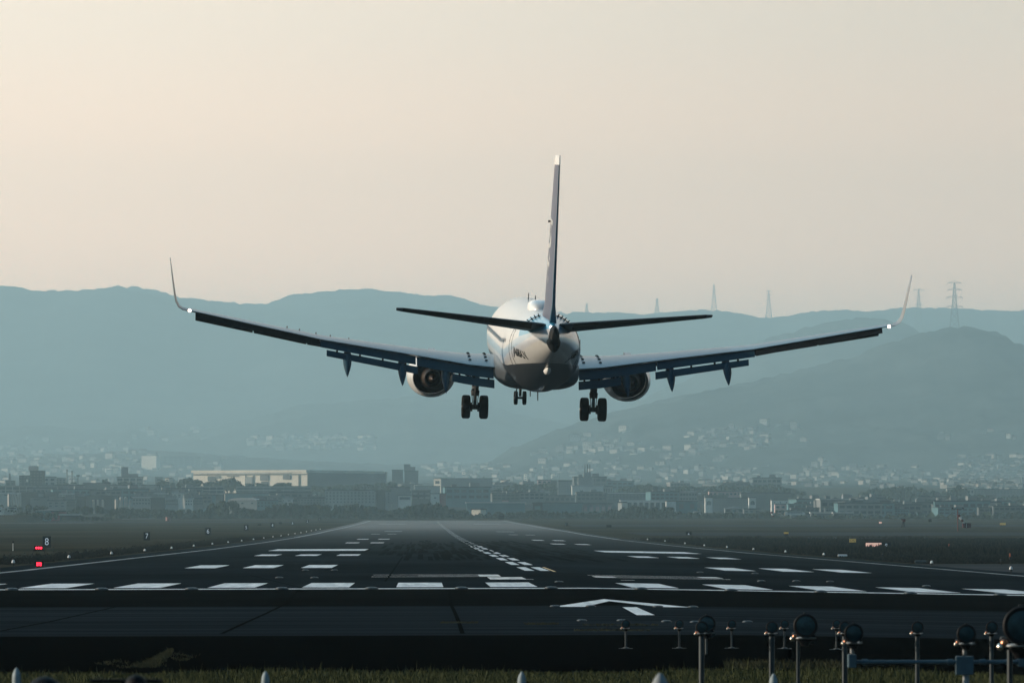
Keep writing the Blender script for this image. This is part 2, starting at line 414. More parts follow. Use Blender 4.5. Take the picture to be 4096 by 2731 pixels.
for s_ in ('taxiway_line',):
    q = []
    for (px0, px1, py) in [(2800,3100,2119),(3230,3560,2155)]:
        p0, p1 = g(px0, py), g(px1, py+3)
        q.append([(p0[0],p0[1]),(p1[0],p1[1]),(p1[0],p1[1]+6),(p0[0],p0[1]+6)])
    patch('taxiway_line', q, M_paintw, 0.25)
    q = []
    for (px0, px1, py, w_) in [(0,80,2095,25),(86,370,2094,25),(485,610,2077,25)]:
        p0, p1 = g(px0, py), g(px1, py-1)
        q.append([(p0[0],p0[1]),(p1[0],p1[1]),(p1[0],p1[1]+w_),(p0[0],p0[1]+w_)])
    patch('service_road', q, mat('pale_concrete',(0.35,0.37,0.38),0.9,0.1,noise=0.3,scale=0.05), 0.25)

# ------------------------------------------------------------------ hills
hx = []; x = -8000.0
while x < 8000: 
    hx.append(x); x += 16 if -1400 < x < 1950 else 140
hy = []; y = 5000.0
while y < 21500: hy.append(y); y += 45 if y < 9000 else 75
def hzn(X, Y):
    z = hz(X, Y)-1.0
    t = sm((Y-5000)/500)
    r = random.Random(int(X*13)*7919+int(Y*7))
    return z*t+(gz(X,Y)-3)*(1-t) + (r.uniform(-1,1)*(2.0 if Y < 8000 else 5.5)*t)
def hills():
    b = MB(); n = len(hx)
    zr = {}
    vs = []
    for yv in hy:
        for xv in hx: vs.append((xv, yv, hzn(xv, yv)))
    b.add(vs, [(j*n+i, j*n+i+1, (j+1)*n+i+1, (j+1)*n+i) for j in range(len(hy)-1) for i in range(n-1)])
    o = b.build('hills', M_hill, fix=False, smooth='all'); o['kind'] = 'structure'
hills()

# ------------------------------------------------------------------ airliner
M_wht = mat('fuselage_white', (0.80,0.80,0.78), 0.30, 0.5, coat=0.5)
M_gry = mat('belly_grey', (0.06,0.068,0.075), 0.40, 0.4)
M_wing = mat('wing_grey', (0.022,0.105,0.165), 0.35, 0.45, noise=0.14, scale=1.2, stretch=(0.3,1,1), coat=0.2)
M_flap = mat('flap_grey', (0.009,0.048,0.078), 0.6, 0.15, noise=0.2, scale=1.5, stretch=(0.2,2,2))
M_dark = mat('dark_cavity', (0.004,0.004,0.005), 0.7, 0.1)
M_blue = mat('tail_blue', (0.065,0.072,0.125), 0.35, 0.4, noise=0.1, scale=0.6)
M_sky = mat('stripe_light_blue', (0.14,0.33,0.50), 0.3, 0.5)
M_exh = mat('hot_metal', (0.10,0.075,0.06), 0.42, 0.5, metal=0.8, noise=0.4, scale=3)
M_lite = mat('nav_light', (1,1,1), 0.3, 0.5, emit=(1.0,0.80,0.66), es=9)
M_oleo = mat('oleo_steel', (0.30,0.50,0.58), 0.25, 0.6, metal=0.7)
M_gear = mat('gear_paint', (0.015,0.018,0.02), 0.5, 0.4, noise=0.3, scale=8)

def fuselage_material():
    m = bpy.data.materials.new('fuselage_paint'); m.use_nodes = True; t = m.node_tree; b = t.nodes['Principled BSDF']
    b.inputs['Roughness'].default_value = 0.30; b.inputs['Coat Weight'].default_value = 0.4; b.inputs['Coat Roughness'].default_value = 0.12
    def nd(k, **a):
        n = t.nodes.new(k)
        for p, q_ in a.items(): setattr(n, p, q_)
        return n
    c = nd('ShaderNodeTexCoord'); s = nd('ShaderNodeSeparateXYZ'); t.links.new(c.outputs['Object'], s.inputs[0])
    def M(op, a, b_):
        n = nd('ShaderNodeMath', operation=op)
        for i, v in enumerate((a, b_)):
            if isinstance(v, (int, float)): n.inputs[i].default_value = v
            else: t.links.new(v, n.inputs[i])
        return n.outputs[0]
    # tail-ward sweep of the stripes: w = z + k*max(-y-6,0)
    k = M('MULTIPLY', M('MAXIMUM', M('MULTIPLY', M('ADD', s.outputs['Y'], 7.0), -1.0), 0.0), 0.17)
    zz = M('SUBTRACT', s.outputs['Z'], k)
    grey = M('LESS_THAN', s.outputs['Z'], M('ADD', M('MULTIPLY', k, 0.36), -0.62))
    band = M('MULTIPLY', M('GREATER_THAN', zz, -0.25), M('LESS_THAN', zz, 0.12))
    band2 = M('MULTIPLY', M('GREATER_THAN', zz, -0.62), M('LESS_THAN', zz, -0.25))
    mx = nd('ShaderNodeMix', data_type='RGBA'); mx.inputs[6].default_value = (0.56,0.56,0.54,1); mx.inputs[7].default_value = (0.36,0.46,0.54,1); t.links.new(band, mx.inputs[0])
    mx2 = nd('ShaderNodeMix', data_type='RGBA'); t.links.new(mx.outputs[2], mx2.inputs[6]); mx2.inputs[7].default_value = (0.52,0.53,0.55,1); t.links.new(band2, mx2.inputs[0])
    mx3 = nd('ShaderNodeMix', data_type='RGBA'); t.links.new(mx2.outputs[2], mx3.inputs[6]); mx3.inputs[7].default_value = (0.045,0.05,0.055,1); t.links.new(grey, mx3.inputs[0])
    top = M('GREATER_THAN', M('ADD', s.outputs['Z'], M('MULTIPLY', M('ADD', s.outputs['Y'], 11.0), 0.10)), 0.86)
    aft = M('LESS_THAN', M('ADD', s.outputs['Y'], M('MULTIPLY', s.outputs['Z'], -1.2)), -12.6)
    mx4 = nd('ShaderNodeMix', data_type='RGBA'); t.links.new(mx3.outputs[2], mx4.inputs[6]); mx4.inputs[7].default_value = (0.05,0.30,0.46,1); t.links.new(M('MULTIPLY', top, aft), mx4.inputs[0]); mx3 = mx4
    nz = nd('ShaderNodeTexNoise'); nz.inputs['Scale'].default_value = 1.4; nz.inputs['Detail'].default_value = 7
    rr = nd('ShaderNodeMapRange'); rr.inputs['To Min'].default_value = 0.80; rr.inputs['To Max'].default_value = 1.08; t.links.new(nz.outputs['Fac'], rr.inputs['Value'])
    t.links.new(c.outputs['Object'], nz.inputs['Vector'])
    vm_ = nd('ShaderNodeVectorMath', operation='SCALE'); t.links.new(mx3.outputs[2], vm_.inputs[0]); t.links.new(rr.outputs[0], vm_.inputs['Scale'])
    t.links.new(vm_.outputs[0], b.inputs['Base Color'])
    return m
M_fus = fuselage_material()

def airfoil(n=9, t=0.12, camber=0.02):
    """closed loop of (c, h): c 0 at the leading edge, 1 at the trailing edge"""
    up, lo = [], []
    for i in range(n+1):
        x = 0.5*(1-math.cos(math.pi*i/n))
        yt = 5*t*(0.2969*math.sqrt(x)-0.1260*x-0.3516*x*x+0.2843*x**3-0.1015*x**4)
        yc = camber*4*x*(1-x)
        up.append((x, yc+yt+0.001)); lo.append((x, yc-yt-0.001))
    return up[::-1] + lo[1:]
def wing_ring(x, yle, chord, z, t, inc, up=Vector((0,0,1)), camber=0.02):
    """section at span position x; inc in radians, nose up"""
    out = []
    for c, h in airfoil(t=t, camber=camber):
        dy = -(c)*chord; dz = h*chord
        y = (dy)*math.cos(inc)-0*dz; zz = dz+(dy+0.3*chord)*math.sin(inc)
        out.append(Vector((x, yle+y, z)) + up*zz)
    return out

def airliner():
    A = empty('airliner')
    tag(A, 'white twin engine passenger jet with wheels down, seen from behind just above the runway', 'airplane')
    # fuselage
    ST = [(19.6,.06,.06,-.5),(19.3,.45,.42,-.47),(18.7,.80,.80,-.40),(17.6,1.22,1.25,-.26),(16.2,1.58,1.68,-.10),(14.6,1.80,1.92,-.02),(12.8,1.88,2.0,0),
          (8,1.88,2.0,0),(3,1.88,2.0,0),(-2,1.88,2.0,0),(-4.5,1.88,1.99,.01),(-6.5,1.84,1.90,.10),(-8.5,1.72,1.74,.25),(-10.5,1.52,1.52,.45),
          (-12.5,1.24,1.26,.68),(-14.3,.94,1.02,.86),(-15.8,.64,.82,1.0),(-17.0,.42,.64,1.08),(-17.9,.26,.48,1.12),(-18.3,.19,.38,1.13)]
    b = MB(); rings = []
    for (y, w_, h_, zc) in ST:
        rings.append([Vector((w_*math.cos(2*math.pi*k/48), y, zc+h_*math.sin(2*math.pi*k/48))) for k in range(48)])
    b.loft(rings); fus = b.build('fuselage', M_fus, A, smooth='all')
    # tail cone end: dark exhaust with the teardrop outline
    b = MB(); rings = []
    for (y, w_, h_, zc) in [(-17.6,.34,.58,1.08),(-18.2,.30,.60,1.06),(-18.55,.22,.46,1.12),(-18.64,.15,.34,1.14)]:
        rings.append([Vector((w_*math.cos(2*math.pi*k/24)*(1.0 if math.sin(2*math.pi*k/24)<0 else .8), y, zc+h_*math.sin(2*math.pi*k/24))) for k in range(24)])
    b.loft(rings); b.build('exhaust_cone', M_black, A, smooth=50)
    # tail skid
    b = MB(); b.lathe([(-13.2,.02),(-12.9,.13),(-12.2,.20),(-11.2,.14),(-10.6,.02)], (0,0,0), 'Y', 14); b.v = [(x, y, z*1.6-.50) for x, y, z in b.v]
    b.build('tail_skid', M_whitep, A, smooth='all')
    # belly fairing
    b = MB(); rings = []
    for (y, w_, h_, zc) in [(8.2,.9,.5,-1.3),(6.5,1.75,.78,-1.12),(4,2.0,.90,-1.06),(0,2.02,.90,-1.06),(-3,1.98,.88,-1.06),(-5,1.6,.72,-1.05),(-6.6,.8,.36,-1.15)]:
        r = []
        for k in range(32):
            t = 2*math.pi*k/32; c, s = math.cos(t), math.sin(t)
            p = .66
            r.append(Vector((w_*math.copysign(abs(c)**p, c), y, zc+h_*math.copysign(abs(s)**p, s))))
        rings.append(r)
    b.loft(rings); b.build('belly_fairing', M_gry, A, smooth='all')
    # roof radome
    b = MB(); rings = []
    for (y, w_, h_) in [(-1.2,.15,.08),(-1.8,.45,.30),(-2.6,.56,.48),(-4.4,.58,.52),(-5.2,.50,.40),(-5.8,.2,.1)]:
        rings.append([Vector((w_*math.copysign(abs(math.cos(2*math.pi*k/24))**.6, math.cos(2*math.pi*k/24)), y, 1.88+max(-.3, h_*math.copysign(abs(math.sin(2*math.pi*k/24))**.6, math.sin(2*math.pi*k/24))))) for k in range(24)])
    b.loft(rings); b.build('roof_radome', M_wht, A, smooth='all')
    # aerials
    for (x, y, z, dz) in [(0,1.5,1.98,.45),(0,9,1.98,.35),(-.0,-3.4,-2.0,-.42),(.0,4.5,-2.2,-.4)]:
        b = MB(); b.prism([(x-.02,y+.2,z),(x-.02,y-.15,z),(x-.02,y-.28,z+dz),(x-.02,y-.12,z+dz)], (0,0,0), (.04,0,0)); b.build('aerial', M_galv, A)
    b = MB(); b.bar((-1.05,-4.5,-1.85),(-1.15,-4.8,-2.35),.03,.015); b.build('drain_mast', M_galv, A)
    # cabin windows
    wm = MB(); wm.lathe([(-.008,.11),(.008,.11)], (0,0,0), 'X', 12); wme = wm.mesh('window', mat('cabin_glass',(0.28,0.32,0.36),.2,.6,noise=.05,scale=1))
    for s in (-1, 1):
        for k in range(36):
            y = 13.5-k*.56*1.05
            hw = interp(y, [(-8.5,1.72),(-6.5,1.84),(-4.5,1.88)])
            inst('window', wme, A, (s*(hw*math.cos(math.asin(.4/2.0))+.003), y, .42+(0 if y>-4.5 else (-4.5-y)*.04)), (0,0,0), (1,1,1.3))
    # aft doors: outline only
    for s in (-1, 1):
        b = MB(); y0, y1 = -9.9, -9.1
        for (ya, za, yb, zb) in [(y0,-.5,y1,-.5),(y0,1.15,y1,1.15),(y0,-.5,y0,1.15),(y1,-.5,y1,1.15)]:
            pts = []
            for tt in range(7):
                yy = ya+(yb-ya)*tt/6; z_ = za+(zb-za)*tt/6
                w_ = interp(-yy, [(8.5,1.72),(10.5,1.52)]); h_ = interp(-yy, [(8.5,1.74),(10.5,1.52)]); zc = interp(-yy, [(8.5,.25),(10.5,.45)])
                xx = w_*math.sqrt(max(0, 1-((z_-zc)/h_)**2)); pts.append(Vector((s*(xx+.006), yy, z_)))
            for p, q_ in zip(pts, pts[1:]): b.bar(p, q_, .012, n=4)
        b.build('door_outline', M_galv, A)
    # registration on both sides of the tail
    for s in (-1, 1):
        t_ = text_mesh('JA68AN', .52, 'registration', M_black, A, .004, bold=.018)
        for v in t_.data.vertices: v.co.x *= 1.45
        n_ = Vector((s*.93, -.16, -.24)).normalized(); up = Vector((0,-.05,1)); yv = (up-n_*up.dot(n_)).normalized(); xv = yv.cross(n_)
        mt = Matrix((xv, yv, n_)).transposed()
        t_.rotation_euler = mt.to_euler()
        yy, z_ = -11.6, .12
        t_.location = (s*1.22, yy, z_)
        for v in t_.data.vertices:       # wrap onto the skin
            p = mt @ v.co + t_.location
            a_ = interp(-p.y, [(6.5,1.84),(8.5,1.72),(10.5,1.52),(12.5,1.24),(14.3,.94)]); h_ = interp(-p.y, [(6.5,1.90),(8.5,1.74),(10.5,1.52),(12.5,1.26),(14.3,1.02)]); zc = interp(-p.y, [(6.5,.1),(8.5,.25),(10.5,.45),(12.5,.68),(14.3,.86)])
            xx = a_*math.sqrt(max(0.01, 1-((p.z-zc)/h_)**2))+.012
            p.x = s*xx; v.co = mt.inverted() @ (p - Vector(t_.location))
    # vortex generators
    vg = MB(); vg.prism([(-.018,.25,-.02),(-.018,-.25,-.02),(-.018,-.25,.15)], (0,0,0), (.036,0,0)); vg.box((0,-.15,.03),(.17,.06,.04)); vgm = vg.mesh('vortex_generator', M_black)
    for s in (-1, 1):
        for k in range(5):
            t = rad(71-7.5*k) if s > 0 else rad(180-71+7.5*k)
            y = -12.1+.05*k; w_ = interp(-y, [(10.5,1.52),(12.5,1.24)]); h_ = interp(-y, [(10.5,1.52),(12.5,1.26)]); zc = interp(-y, [(10.5,.45),(12.5,.68)])
            o_ = inst('vortex_generator', vgm, A, (w_*math.cos(t), y, zc+h_*math.sin(t)), (0, math.pi/2-t, rad(6*s)), (1,1,1))
    # ---- wings
    def zc(x): return interp(x, [(0,-1.28),(1.6,-1.05),(3.2,-.92),(10.3,.14),(17.0,1.55)])
    def yle(x): return interp(x, [(0,7.4),(1.6,6.3),(4.8,4.0),(17.0,-2.45)])
    def yte(x): return interp(x, [(0,-1.3),(5.8,-1.3),(17.0,-4.1)])
    INC = rad(-.8)
    def inc(x): return rad(interp(x, [(0,-.3),(4,-.6),(10.3,-1.6),(17,-1.9)]))
    for s in (-1, 1):
        b = MB(); rings = []
        for x in (0.6,1.6,3.2,4.8,5.8,8,10.3,13,15.2,16.2,16.75):
            c = yle(x)-yte(x)
            rings.append(wing_ring(s*x, yle(x), c, zc(x), interp(x,[(0,.12),(5.8,.10),(10.3,.085),(17,.085)]), inc(x), camber=.010))
        b.loft(rings, capA=True, capB=False)
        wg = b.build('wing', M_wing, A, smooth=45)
        # blended winglet
        b = MB(); rings = []
        for (a, dx, dz, c, yo) in [(4,0,0,1.60,0),(16,.26,.06,1.50,-.2),(38,.45,.18,1.38,-.42),(62,.58,.42,1.22,-.68),(78,.66,.78,1.08,-.98),(82,.80,1.75,.78,-1.6),(83,.90,2.50,.50,-2.08)]:
            nrm = Vector((-s*math.sin(rad(a)), 0, math.cos(rad(a))))
            rings.append(wing_ring(s*(16.73+dx), yle(16.75)+yo, c, zc(16.75)+dz, .085, 0, up=nrm, camber=0))
        b.loft(rings, capA=False); b.build('winglet', mat('winglet_paint',(0.15,0.17,0.185),.35,.4,noise=.05,scale=1), A, smooth='all')
        # navigation light
        b = MB(); b.lathe([(-.08,.01),(-.05,.05),(0,.075),(.05,.05),(.08,.01)], (s*16.66, yte(16.66)-.10, zc(16.66)+.03), 'Y', 12); b.build('navigation_light', M_lite, A, smooth='all')
        # slats along the leading edge, dropped
        for (xa, xb) in [(5.9,8.4),(8.45,11.0),(11.05,13.6),(13.65,16.4)]:
            b = MB(); rings = []
            for x in (xa, xb):
                y0_, z0 = yle(x), zc(x)+.3*(yle(x)-yte(x))*math.sin(inc(x))
                prof = [(-.30,.02),(-.02,.03),(.20,-.10),(.34,-.30),(.36,-.44),(.30,-.44),(.20,-.30),(.02,-.16),(-.15,-.06)]
                rings.append([Vector((s*x, y0_+p, z0+q_)) for p, q_ in prof])
            b.loft(rings); b.build('slat', M_dark, A)  # near-black colour carries the unlit hollow rear of the slat
        # drooped aileron
        b = MB(); rings = []
        for x in (10.45, 16.35):
            y0_ = yte(x); z0 = zc(x)-.7*(yle(x)-yte(x))*math.sin(inc(x))
            k = 1.0 if x < 14 else .8
            rings.append([Vector((s*x, y0_+p, z0+q_)) for p, q_ in [(.12,-.03),(.10,-.12),(-.26*k,-.34*k),(-.30*k,-.32*k)]])
        b.loft(rings); b.build('aileron', M_dark, A)
        def fk(x): return interp(x, [(2,1.2),(5.8,1.05),(11.6,.80)])
        def tab(xa, xb, par):
            b = MB(); rings = []; a_ = rad(52)
            for i in range(5):
                x = xa+(xb-xa)*i/4; k = fk(x)
                y0_ = yte(x)+.20-.70*k*math.cos(rad(33))-.06; z0 = zc(x)-.7*(yle(x)-yte(x))*math.sin(inc(x))-.07-.70*k*math.sin(rad(33))-.045
                c = .42*k; r = []
                for cc, h in airfoil(n=6, t=.12, camber=.0):
                    p = -cc*c; q_ = h*c
                    r.append(Vector((s*x, y0_+p*math.cos(a_)+q_*math.sin(a_), z0+p*math.sin(a_)+q_*math.cos(a_))))
                rings.append(r)
            b.loft(rings); return b.build('flap_tab', M_flap, par, smooth=45)
        # main flap panels
        def slab(xa, xb, ch, th, ang, dy, dz, m, nm, par):
            b = MB(); rings = []
            for x in [xa+(xb-xa)*i/4 for i in range(5)]:
                y0_ = yte(x)+dy; z0 = zc(x)-.7*(yle(x)-yte(x))*math.sin(inc(x))+dz
                c = ch*interp(x, [(2,1.2),(5.8,1.05),(11.6,.80)])
                r = []
                for cc, h in airfoil(n=6, t=th, camber=.0):
                    p = -cc*c; q_ = h*c
                    r.append(Vector((s*x, y0_+p*math.cos(ang)+q_*math.sin(ang), z0+p*math.sin(ang)+q_*math.cos(ang))))
                rings.append(r)
            b.loft(rings); return b.build(nm, m, par, smooth=45)
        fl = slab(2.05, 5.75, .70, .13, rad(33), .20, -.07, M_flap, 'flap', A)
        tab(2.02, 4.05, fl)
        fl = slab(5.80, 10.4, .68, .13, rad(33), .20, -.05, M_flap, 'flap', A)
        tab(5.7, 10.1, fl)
        # brackets in the slot
        for x in (2.3, 3.0, 3.7, 6.3, 7.4, 8.5, 9.6):
            b = MB(); k = fk(x); y0_ = yte(x)-.70*k*.84+.18; z0 = zc(x)-.7*(yle(x)-yte(x))*math.sin(inc(x))-.09-.70*k*.545
            b.box((s*x, y0_, z0), (.09,.22,.10)); b.build('flap_bracket', M_black, A)
        # flap track fairings
        for x in (4.35, 6.45, 9.1):
            b = MB(); rings = []
            z0 = zc(x)-.30; y0_ = yte(x)
            for (dy, w_, h_, dz) in [(2.2,.03,.04,-.10),(1.4,.14,.20,-.16),(.5,.20,.30,-.24),(-.2,.21,.36,-.40),(-.7,.19,.36,-.60),(-1.1,.13,.24,-.84),(-1.4,.07,.12,-1.02),(-1.6,.015,.02,-1.14)]:
                rr = []
                for k in range(14):
                    t = 2*math.pi*k/14; c_, s_ = math.cos(t), math.sin(t)
                    ww = w_*(1 if s_ > 0 else 1-0.75*abs(s_)**1.2)
                    rr.append(Vector((s*x+ww*c_, y0_+dy, z0+dz+h_*s_)))
                rings.append(rr)
            b.loft(rings); b.build('flap_track_fairing', M_flap, A, smooth='all')
        # rows of fasteners and a seam on the inboard wing
        for (x, n_) in [(2.35,4),(3.15,5)]:
            for k in range(n_):
                y = .2+k*1.15-.3*(x-2.35); c = yle(x)-yte(x); u = (yle(x)-y)/c
                th = interp(x,[(0,.12),(5.8,.10)]); yt = 5*th*(0.2969*math.sqrt(u)-0.1260*u-0.3516*u*u+0.2843*u**3-0.1015*u**4)
                z = zc(x)+(yt+.012*4*u*(1-u)+.001)*c+(-u*c+.3*c)*math.sin(inc(x))
                bb = MB(); bb.lathe([(0,.085),(.05,.05)], (0,0,0), 'Z', 8); bb.build('fuel_vent', M_black, A, loc=(s*x, y, z-.005))
        # light dots along the crest
        for x in (9.0,9.9,10.6,11.4,12.0) if s < 0 else ():
            bb = MB(); bb.lathe([(0,.03),(.07,.03),(.10,.01)], (0,0,0), 'Z', 8)
            bb.build('wing_stud', M_alu, A, loc=(s*x, yle(x)-.9, zc(x)+.17))
    # ---- horizontal tail
    for s in (-1, 1):
        b = MB(); rings = []; I = rad(-6.0)
        for t in (0, .1, .35, .7, .96, 1.0):
            x = .25+(7.17-.25)*t; yl = -12.6-4.35*t; c = 3.7-2.35*t; 
            rings.append(wing_ring(s*x, yl - (0.25 if t == 1 else 0), c*(.75 if t == 1 else 1), 1.38+.86*t, .115, I, camber=0))
        b.loft(rings); st = b.build('tailplane', M_flap, A, smooth=45)
        # elevator: its own darker trailing surface
        b = MB(); rings = []
        for t in (.10, .96):
            x = .25+(7.17-.25)*t; c = 3.7-2.35*t; yl = -12.6-4.35*t; z = 1.38+.86*t
            yt = yl-c; zt = z-(.7*c)*math.sin(I)
            rings.append([Vector((s*x, yt+.30*c*.9, zt-.022-.30*c*.07)), Vector((s*x, yt-.015, zt+.012)), Vector((s*x, yt-.02, zt-.03)), Vector((s*x, yt+.28*c, zt-.16*c*.5-.03))])
        b.loft(rings); b.build('elevator', M_dark, st)
    # ---- fin and rudder
    b = MB(); rings = []
    def fin_ring(z, yl, c, t, c0=0.0, c1=1.0):
        return [Vector((h*c, yl-cc*c, z)) for cc, h in airfoil(n=9, t=t, camber=0)]
    for (z, yl, yt) in [(1.2,-9.2,-16.3),(2.0,-10.4,-16.6),(2.6,-11.7,-16.85),(5.0,-13.5,-17.6),(7.5,-15.4,-18.35),(8.95,-16.5,-18.8)]:
        c = yl-yt; rings.append(fin_ring(z, yl, c, interp(z, [(1.2,.082),(9,.105)])))
    b.loft(rings); fin = b.build('fin', M_blue, A, smooth=45)
    b = MB(); rings = []
    for (z, yl, yt) in [(8.953,-16.5,-18.8),(9.25,-16.75,-18.9),(9.38,-17.1,-18.92)]:
        c = yl-yt; rings.append(fin_ring(z, yl, c, .12))
    b.loft(rings); b.build('fin_cap', M_wht, fin, smooth=45)
    # rudder: narrow trailing box, pale centre strip
    b = MB(); rings = []
    for (z, yt, w_) in [(1.75,-16.45,.27),(5,-17.6,.15),(8.9,-18.78,.075)]:
        rings.append([Vector((-w_*.55, yt+.95, z)), Vector((w_*.55, yt+.95, z)), Vector((w_*.16+.01, yt-.06, z)), Vector((-w_*.16-.01, yt-.06, z))])
    b.loft(rings); b.build('rudder', M_blue, fin)
    b = MB(); rings = []
    for (z, yt, w_) in [(1.72,-16.45,.34),(2.6,-16.9,.16),(5,-17.6,.10),(8.85,-18.78,.05)]:
        rings.append([Vector((-w_*.5, yt-.01, z)), Vector((w_*.5, yt-.01, z)), Vector((w_*.4, yt-.10, z)), Vector((-w_*.4, yt-.10, z))])
    b.loft(rings); b.build('rudder_edge', M_wing, fin)
    for (yy, zz, sz) in [(-15.9,6.4,1.5),(-14.9,5.0,1.5),(-14.0,3.7,1.5)]:
        pass
    t_ = text_mesh('ANA', 1.6, 'fin_lettering', M_whitep, fin, .006, bold=.04)
    th = rad(56)
    xv = Vector((0,-math.cos(th),math.sin(th))); nv = Vector((-1,0,0)); yv = nv.cross(xv)
    mt = Matrix((xv, yv, nv)).transposed(); t_.rotation_euler = mt.to_euler(); t_.location = (-.30,-15.4,5.2)
    for v in t_.data.vertices:
        p = mt @ v.co + t_.location
        yl = interp(p.z, [(1.2,-9.2),(2,-10.4),(2.6,-11.7),(5,-13.5),(7.5,-15.4),(8.95,-16.5)]); yt = interp(p.z, [(1.2,-16.3),(5,-17.6),(8.95,-18.8)])
        c = yl-yt; u = max(.01, min(.99, (yl-p.y)/c)); tt = interp(p.z, [(1.2,.082),(9,.105)])
        h = 5*tt*(0.2969*math.sqrt(u)-0.1260*u-0.3516*u*u+0.2843*u**3-0.1015*u**4)*c
        p.x = -h-.014; v.co = mt.inverted() @ (p-Vector(t_.location))
    b = MB(); b.lathe([(-.08,.01),(-.05,.05),(0,.07),(.05,.05),(.08,.01)], (-.13,-17.5,1.58), 'Y', 10); b.build('tail_light', M_lite, A, smooth='all')
    b = MB(); b.bar((-.10,-15.9,6.35),(-.24,-15.95,6.35),.03); b.box((-.26,-15.95,6.35),(.07,.16,.10)); b.build('static_port', M_black, fin)
    # ---- engines
    for s in (-1, 1):
        E = empty('engine'); E.parent = A; E.location = (s*4.83, 0, -1.78)
        def ring(y, r, fl, n=36, dz=0):
            out = []
            for k in range(n):
                t = 2*math.pi*k/n; zz = r*math.sin(t); xx = r*math.cos(t)*(1.05 if r > .8 else 1)
                if zz < 0: zz *= fl
                out.append(Vector((xx, y, zz+dz)))
            return out
        b = MB(); b.loft([ring(8.55,.86,.93),(ring(8.72,.93,.92)),ring(8.5,1.0,.92),ring(7.6,1.12,.92),(ring(6.4,1.14,.93)),ring(5.2,1.05,.95),ring(4.3,.90,.98),ring(4.32,.87,.98),ring(5.4,.94,.97),ring(7.0,.95,.95),ring(8.55,.86,.93)], capA=False, capB=False)
        b.build('nacelle', mat('nacelle_paint', (0.62,0.62,0.60), 0.35, 0.5, noise=0.08, scale=1.5, coat=.3), E, smooth=50)
        b = MB(); b.loft([ring(6.9,.945,.95),ring(6.88,.3,1)], capA=False, capB=True); b.build('fan', M_dark, E)
        b = MB(); b.loft([ring(6.8,.60,1),ring(5.2,.62,1),ring(4.2,.52,1),ring(3.3,.40,1),ring(3.32,.36,1),ring(4.0,.40,1)], capA=False, capB=False); b.build('core_cowl', M_exh, E, smooth=50)
        b = MB(); b.loft([ring(4.0,.24,1),ring(3.4,.22,1),ring(2.9,.12,1),ring(2.7,.02,1)], capA=True, capB=True); b.build('exhaust_plug', M_exh, E, smooth='all')
        b = MB(); b.loft([ring(3.98,.41,1),ring(3.97,.23,1)], capA=False, capB=False); b.build('turbine_face', M_dark, E)
        b = MB(); b.prism([(-.16,7.4,1.0),(-.16,3.3,.45),(-.16,2.2,.60),(-.16,2.4,1.15),(-.16,6.8,1.35)], (0,0,0), (.32,0,0)); b.build('engine_pylon', M_wing, E)
        b = MB(); b.prism([(-s*.75,7.5,.78),(-s*.75,6.3,.82),(-s*1.0,6.5,1.08),(-s*1.0,7.0,1.06)], (0,0,0), (.02,0,.0)); b.build('strake', M_wing, E)
    # ---- landing gear
    def tyre(r, w_):
        pr = [(-w_/2,r*.52),(-w_/2,r*.80),(-w_*.46,r*.92),(-w_*.36,r*.985),(-w_*.2,r),(0,r*1.005),(w_*.2,r),(w_*.36,r*.985),(w_*.46,r*.92),(w_/2,r*.80),(w_/2,r*.52)]
        b = MB(); b.lathe(pr, (0,0,0), 'X', 36, capA=False, capB=False)
        for k in range(4):
            x = w_*(-.24+.16*k); b.lathe([(x-.012,r*1.0),(x-.008,r*1.012),(x+.008,r*1.012),(x+.012,r*1.0)], (0,0,0), 'X', 36, capA=False, capB=False)
        t = b.mesh('tyre', M_rub, smooth=30)
        b = MB(); b.lathe([(-w_*.42,r*.50),(-w_*.30,r*.53),(w_*.30,r*.53),(w_*.42,r*.50)], (0,0,0), 'X', 24)
        b.lathe([(-w_*.52,r*.12),(-w_*.42,r*.2),(w_*.42,r*.2),(w_*.52,r*.12)], (0,0,0), 'X', 16)
        return t, b.mesh('wheel_hub', M_alu, smooth=30)
    T1, H1 = tyre(.565, .42); T2, H2 = tyre(.345, .20)
    for s in (-1, 1):
        G = empty('main_landing_gear'); G.parent = A; G.location = (s*2.86, 0, 0)
        zw = -2.96
        b = MB(); b.bar((0,.05,-.9),(0,0,-2.25),.185,.155,14); b.lathe([(-2.42,.19),(-2.18,.21),(-2.12,.16)],(0,0,0),'Z',14)
        b.box((0,-.05,-1.55),(.38,.22,.35)); b.bar((0,-.18,-1.4),(0,-.2,-2.3),.035); b.bar((-.14,.0,-1.3),(-.14,-.02,-2.2),.025); b.bar((.15,.0,-1.3),(.15,-.02,-2.2),.02)
        for k in range(5): b.box((-.13+.03*(k%2), -.12, -1.35-.19*k),(.10,.12,.07)); b.box((.13, -.12, -1.42-.19*k),(.08,.12,.06))
        b.build('strut', M_gear, G, smooth=30)
        b = MB(); b.bar((0,0,-2.25),(0,0,zw+.05),.085,n=14); b.build('oleo_piston', M_oleo, G, smooth=30)
        b = MB(); b.bar((-.40,0,zw),(.40,0,zw),.085); b.box((0,0,zw),(.24,.26,.24)); b.bar((0,-.16,-2.25),(0,-.46,-2.6),.04); b.bar((0,-.46,-2.6),(0,-.14,zw),.04)
        b.lathe([(.12,.22),(.20,.22)],(0,0,zw),'X',16); b.lathe([(-.20,.22),(-.12,.22)],(0,0,zw),'X',16)
        b.bar((-.12,-.1,zw+.2),(-.17,-.12,-2.3),.02); b.bar((.12,-.1,zw+.2),(.16,-.12,-2.3),.02)
        b.build('axle', M_gear, G)
        # side brace running outboard then inward, bent
        b = MB(); pts = [(s*.12,.0,-1.75),(s*.62,.05,-1.28),(s*.95,.05,-1.18)]
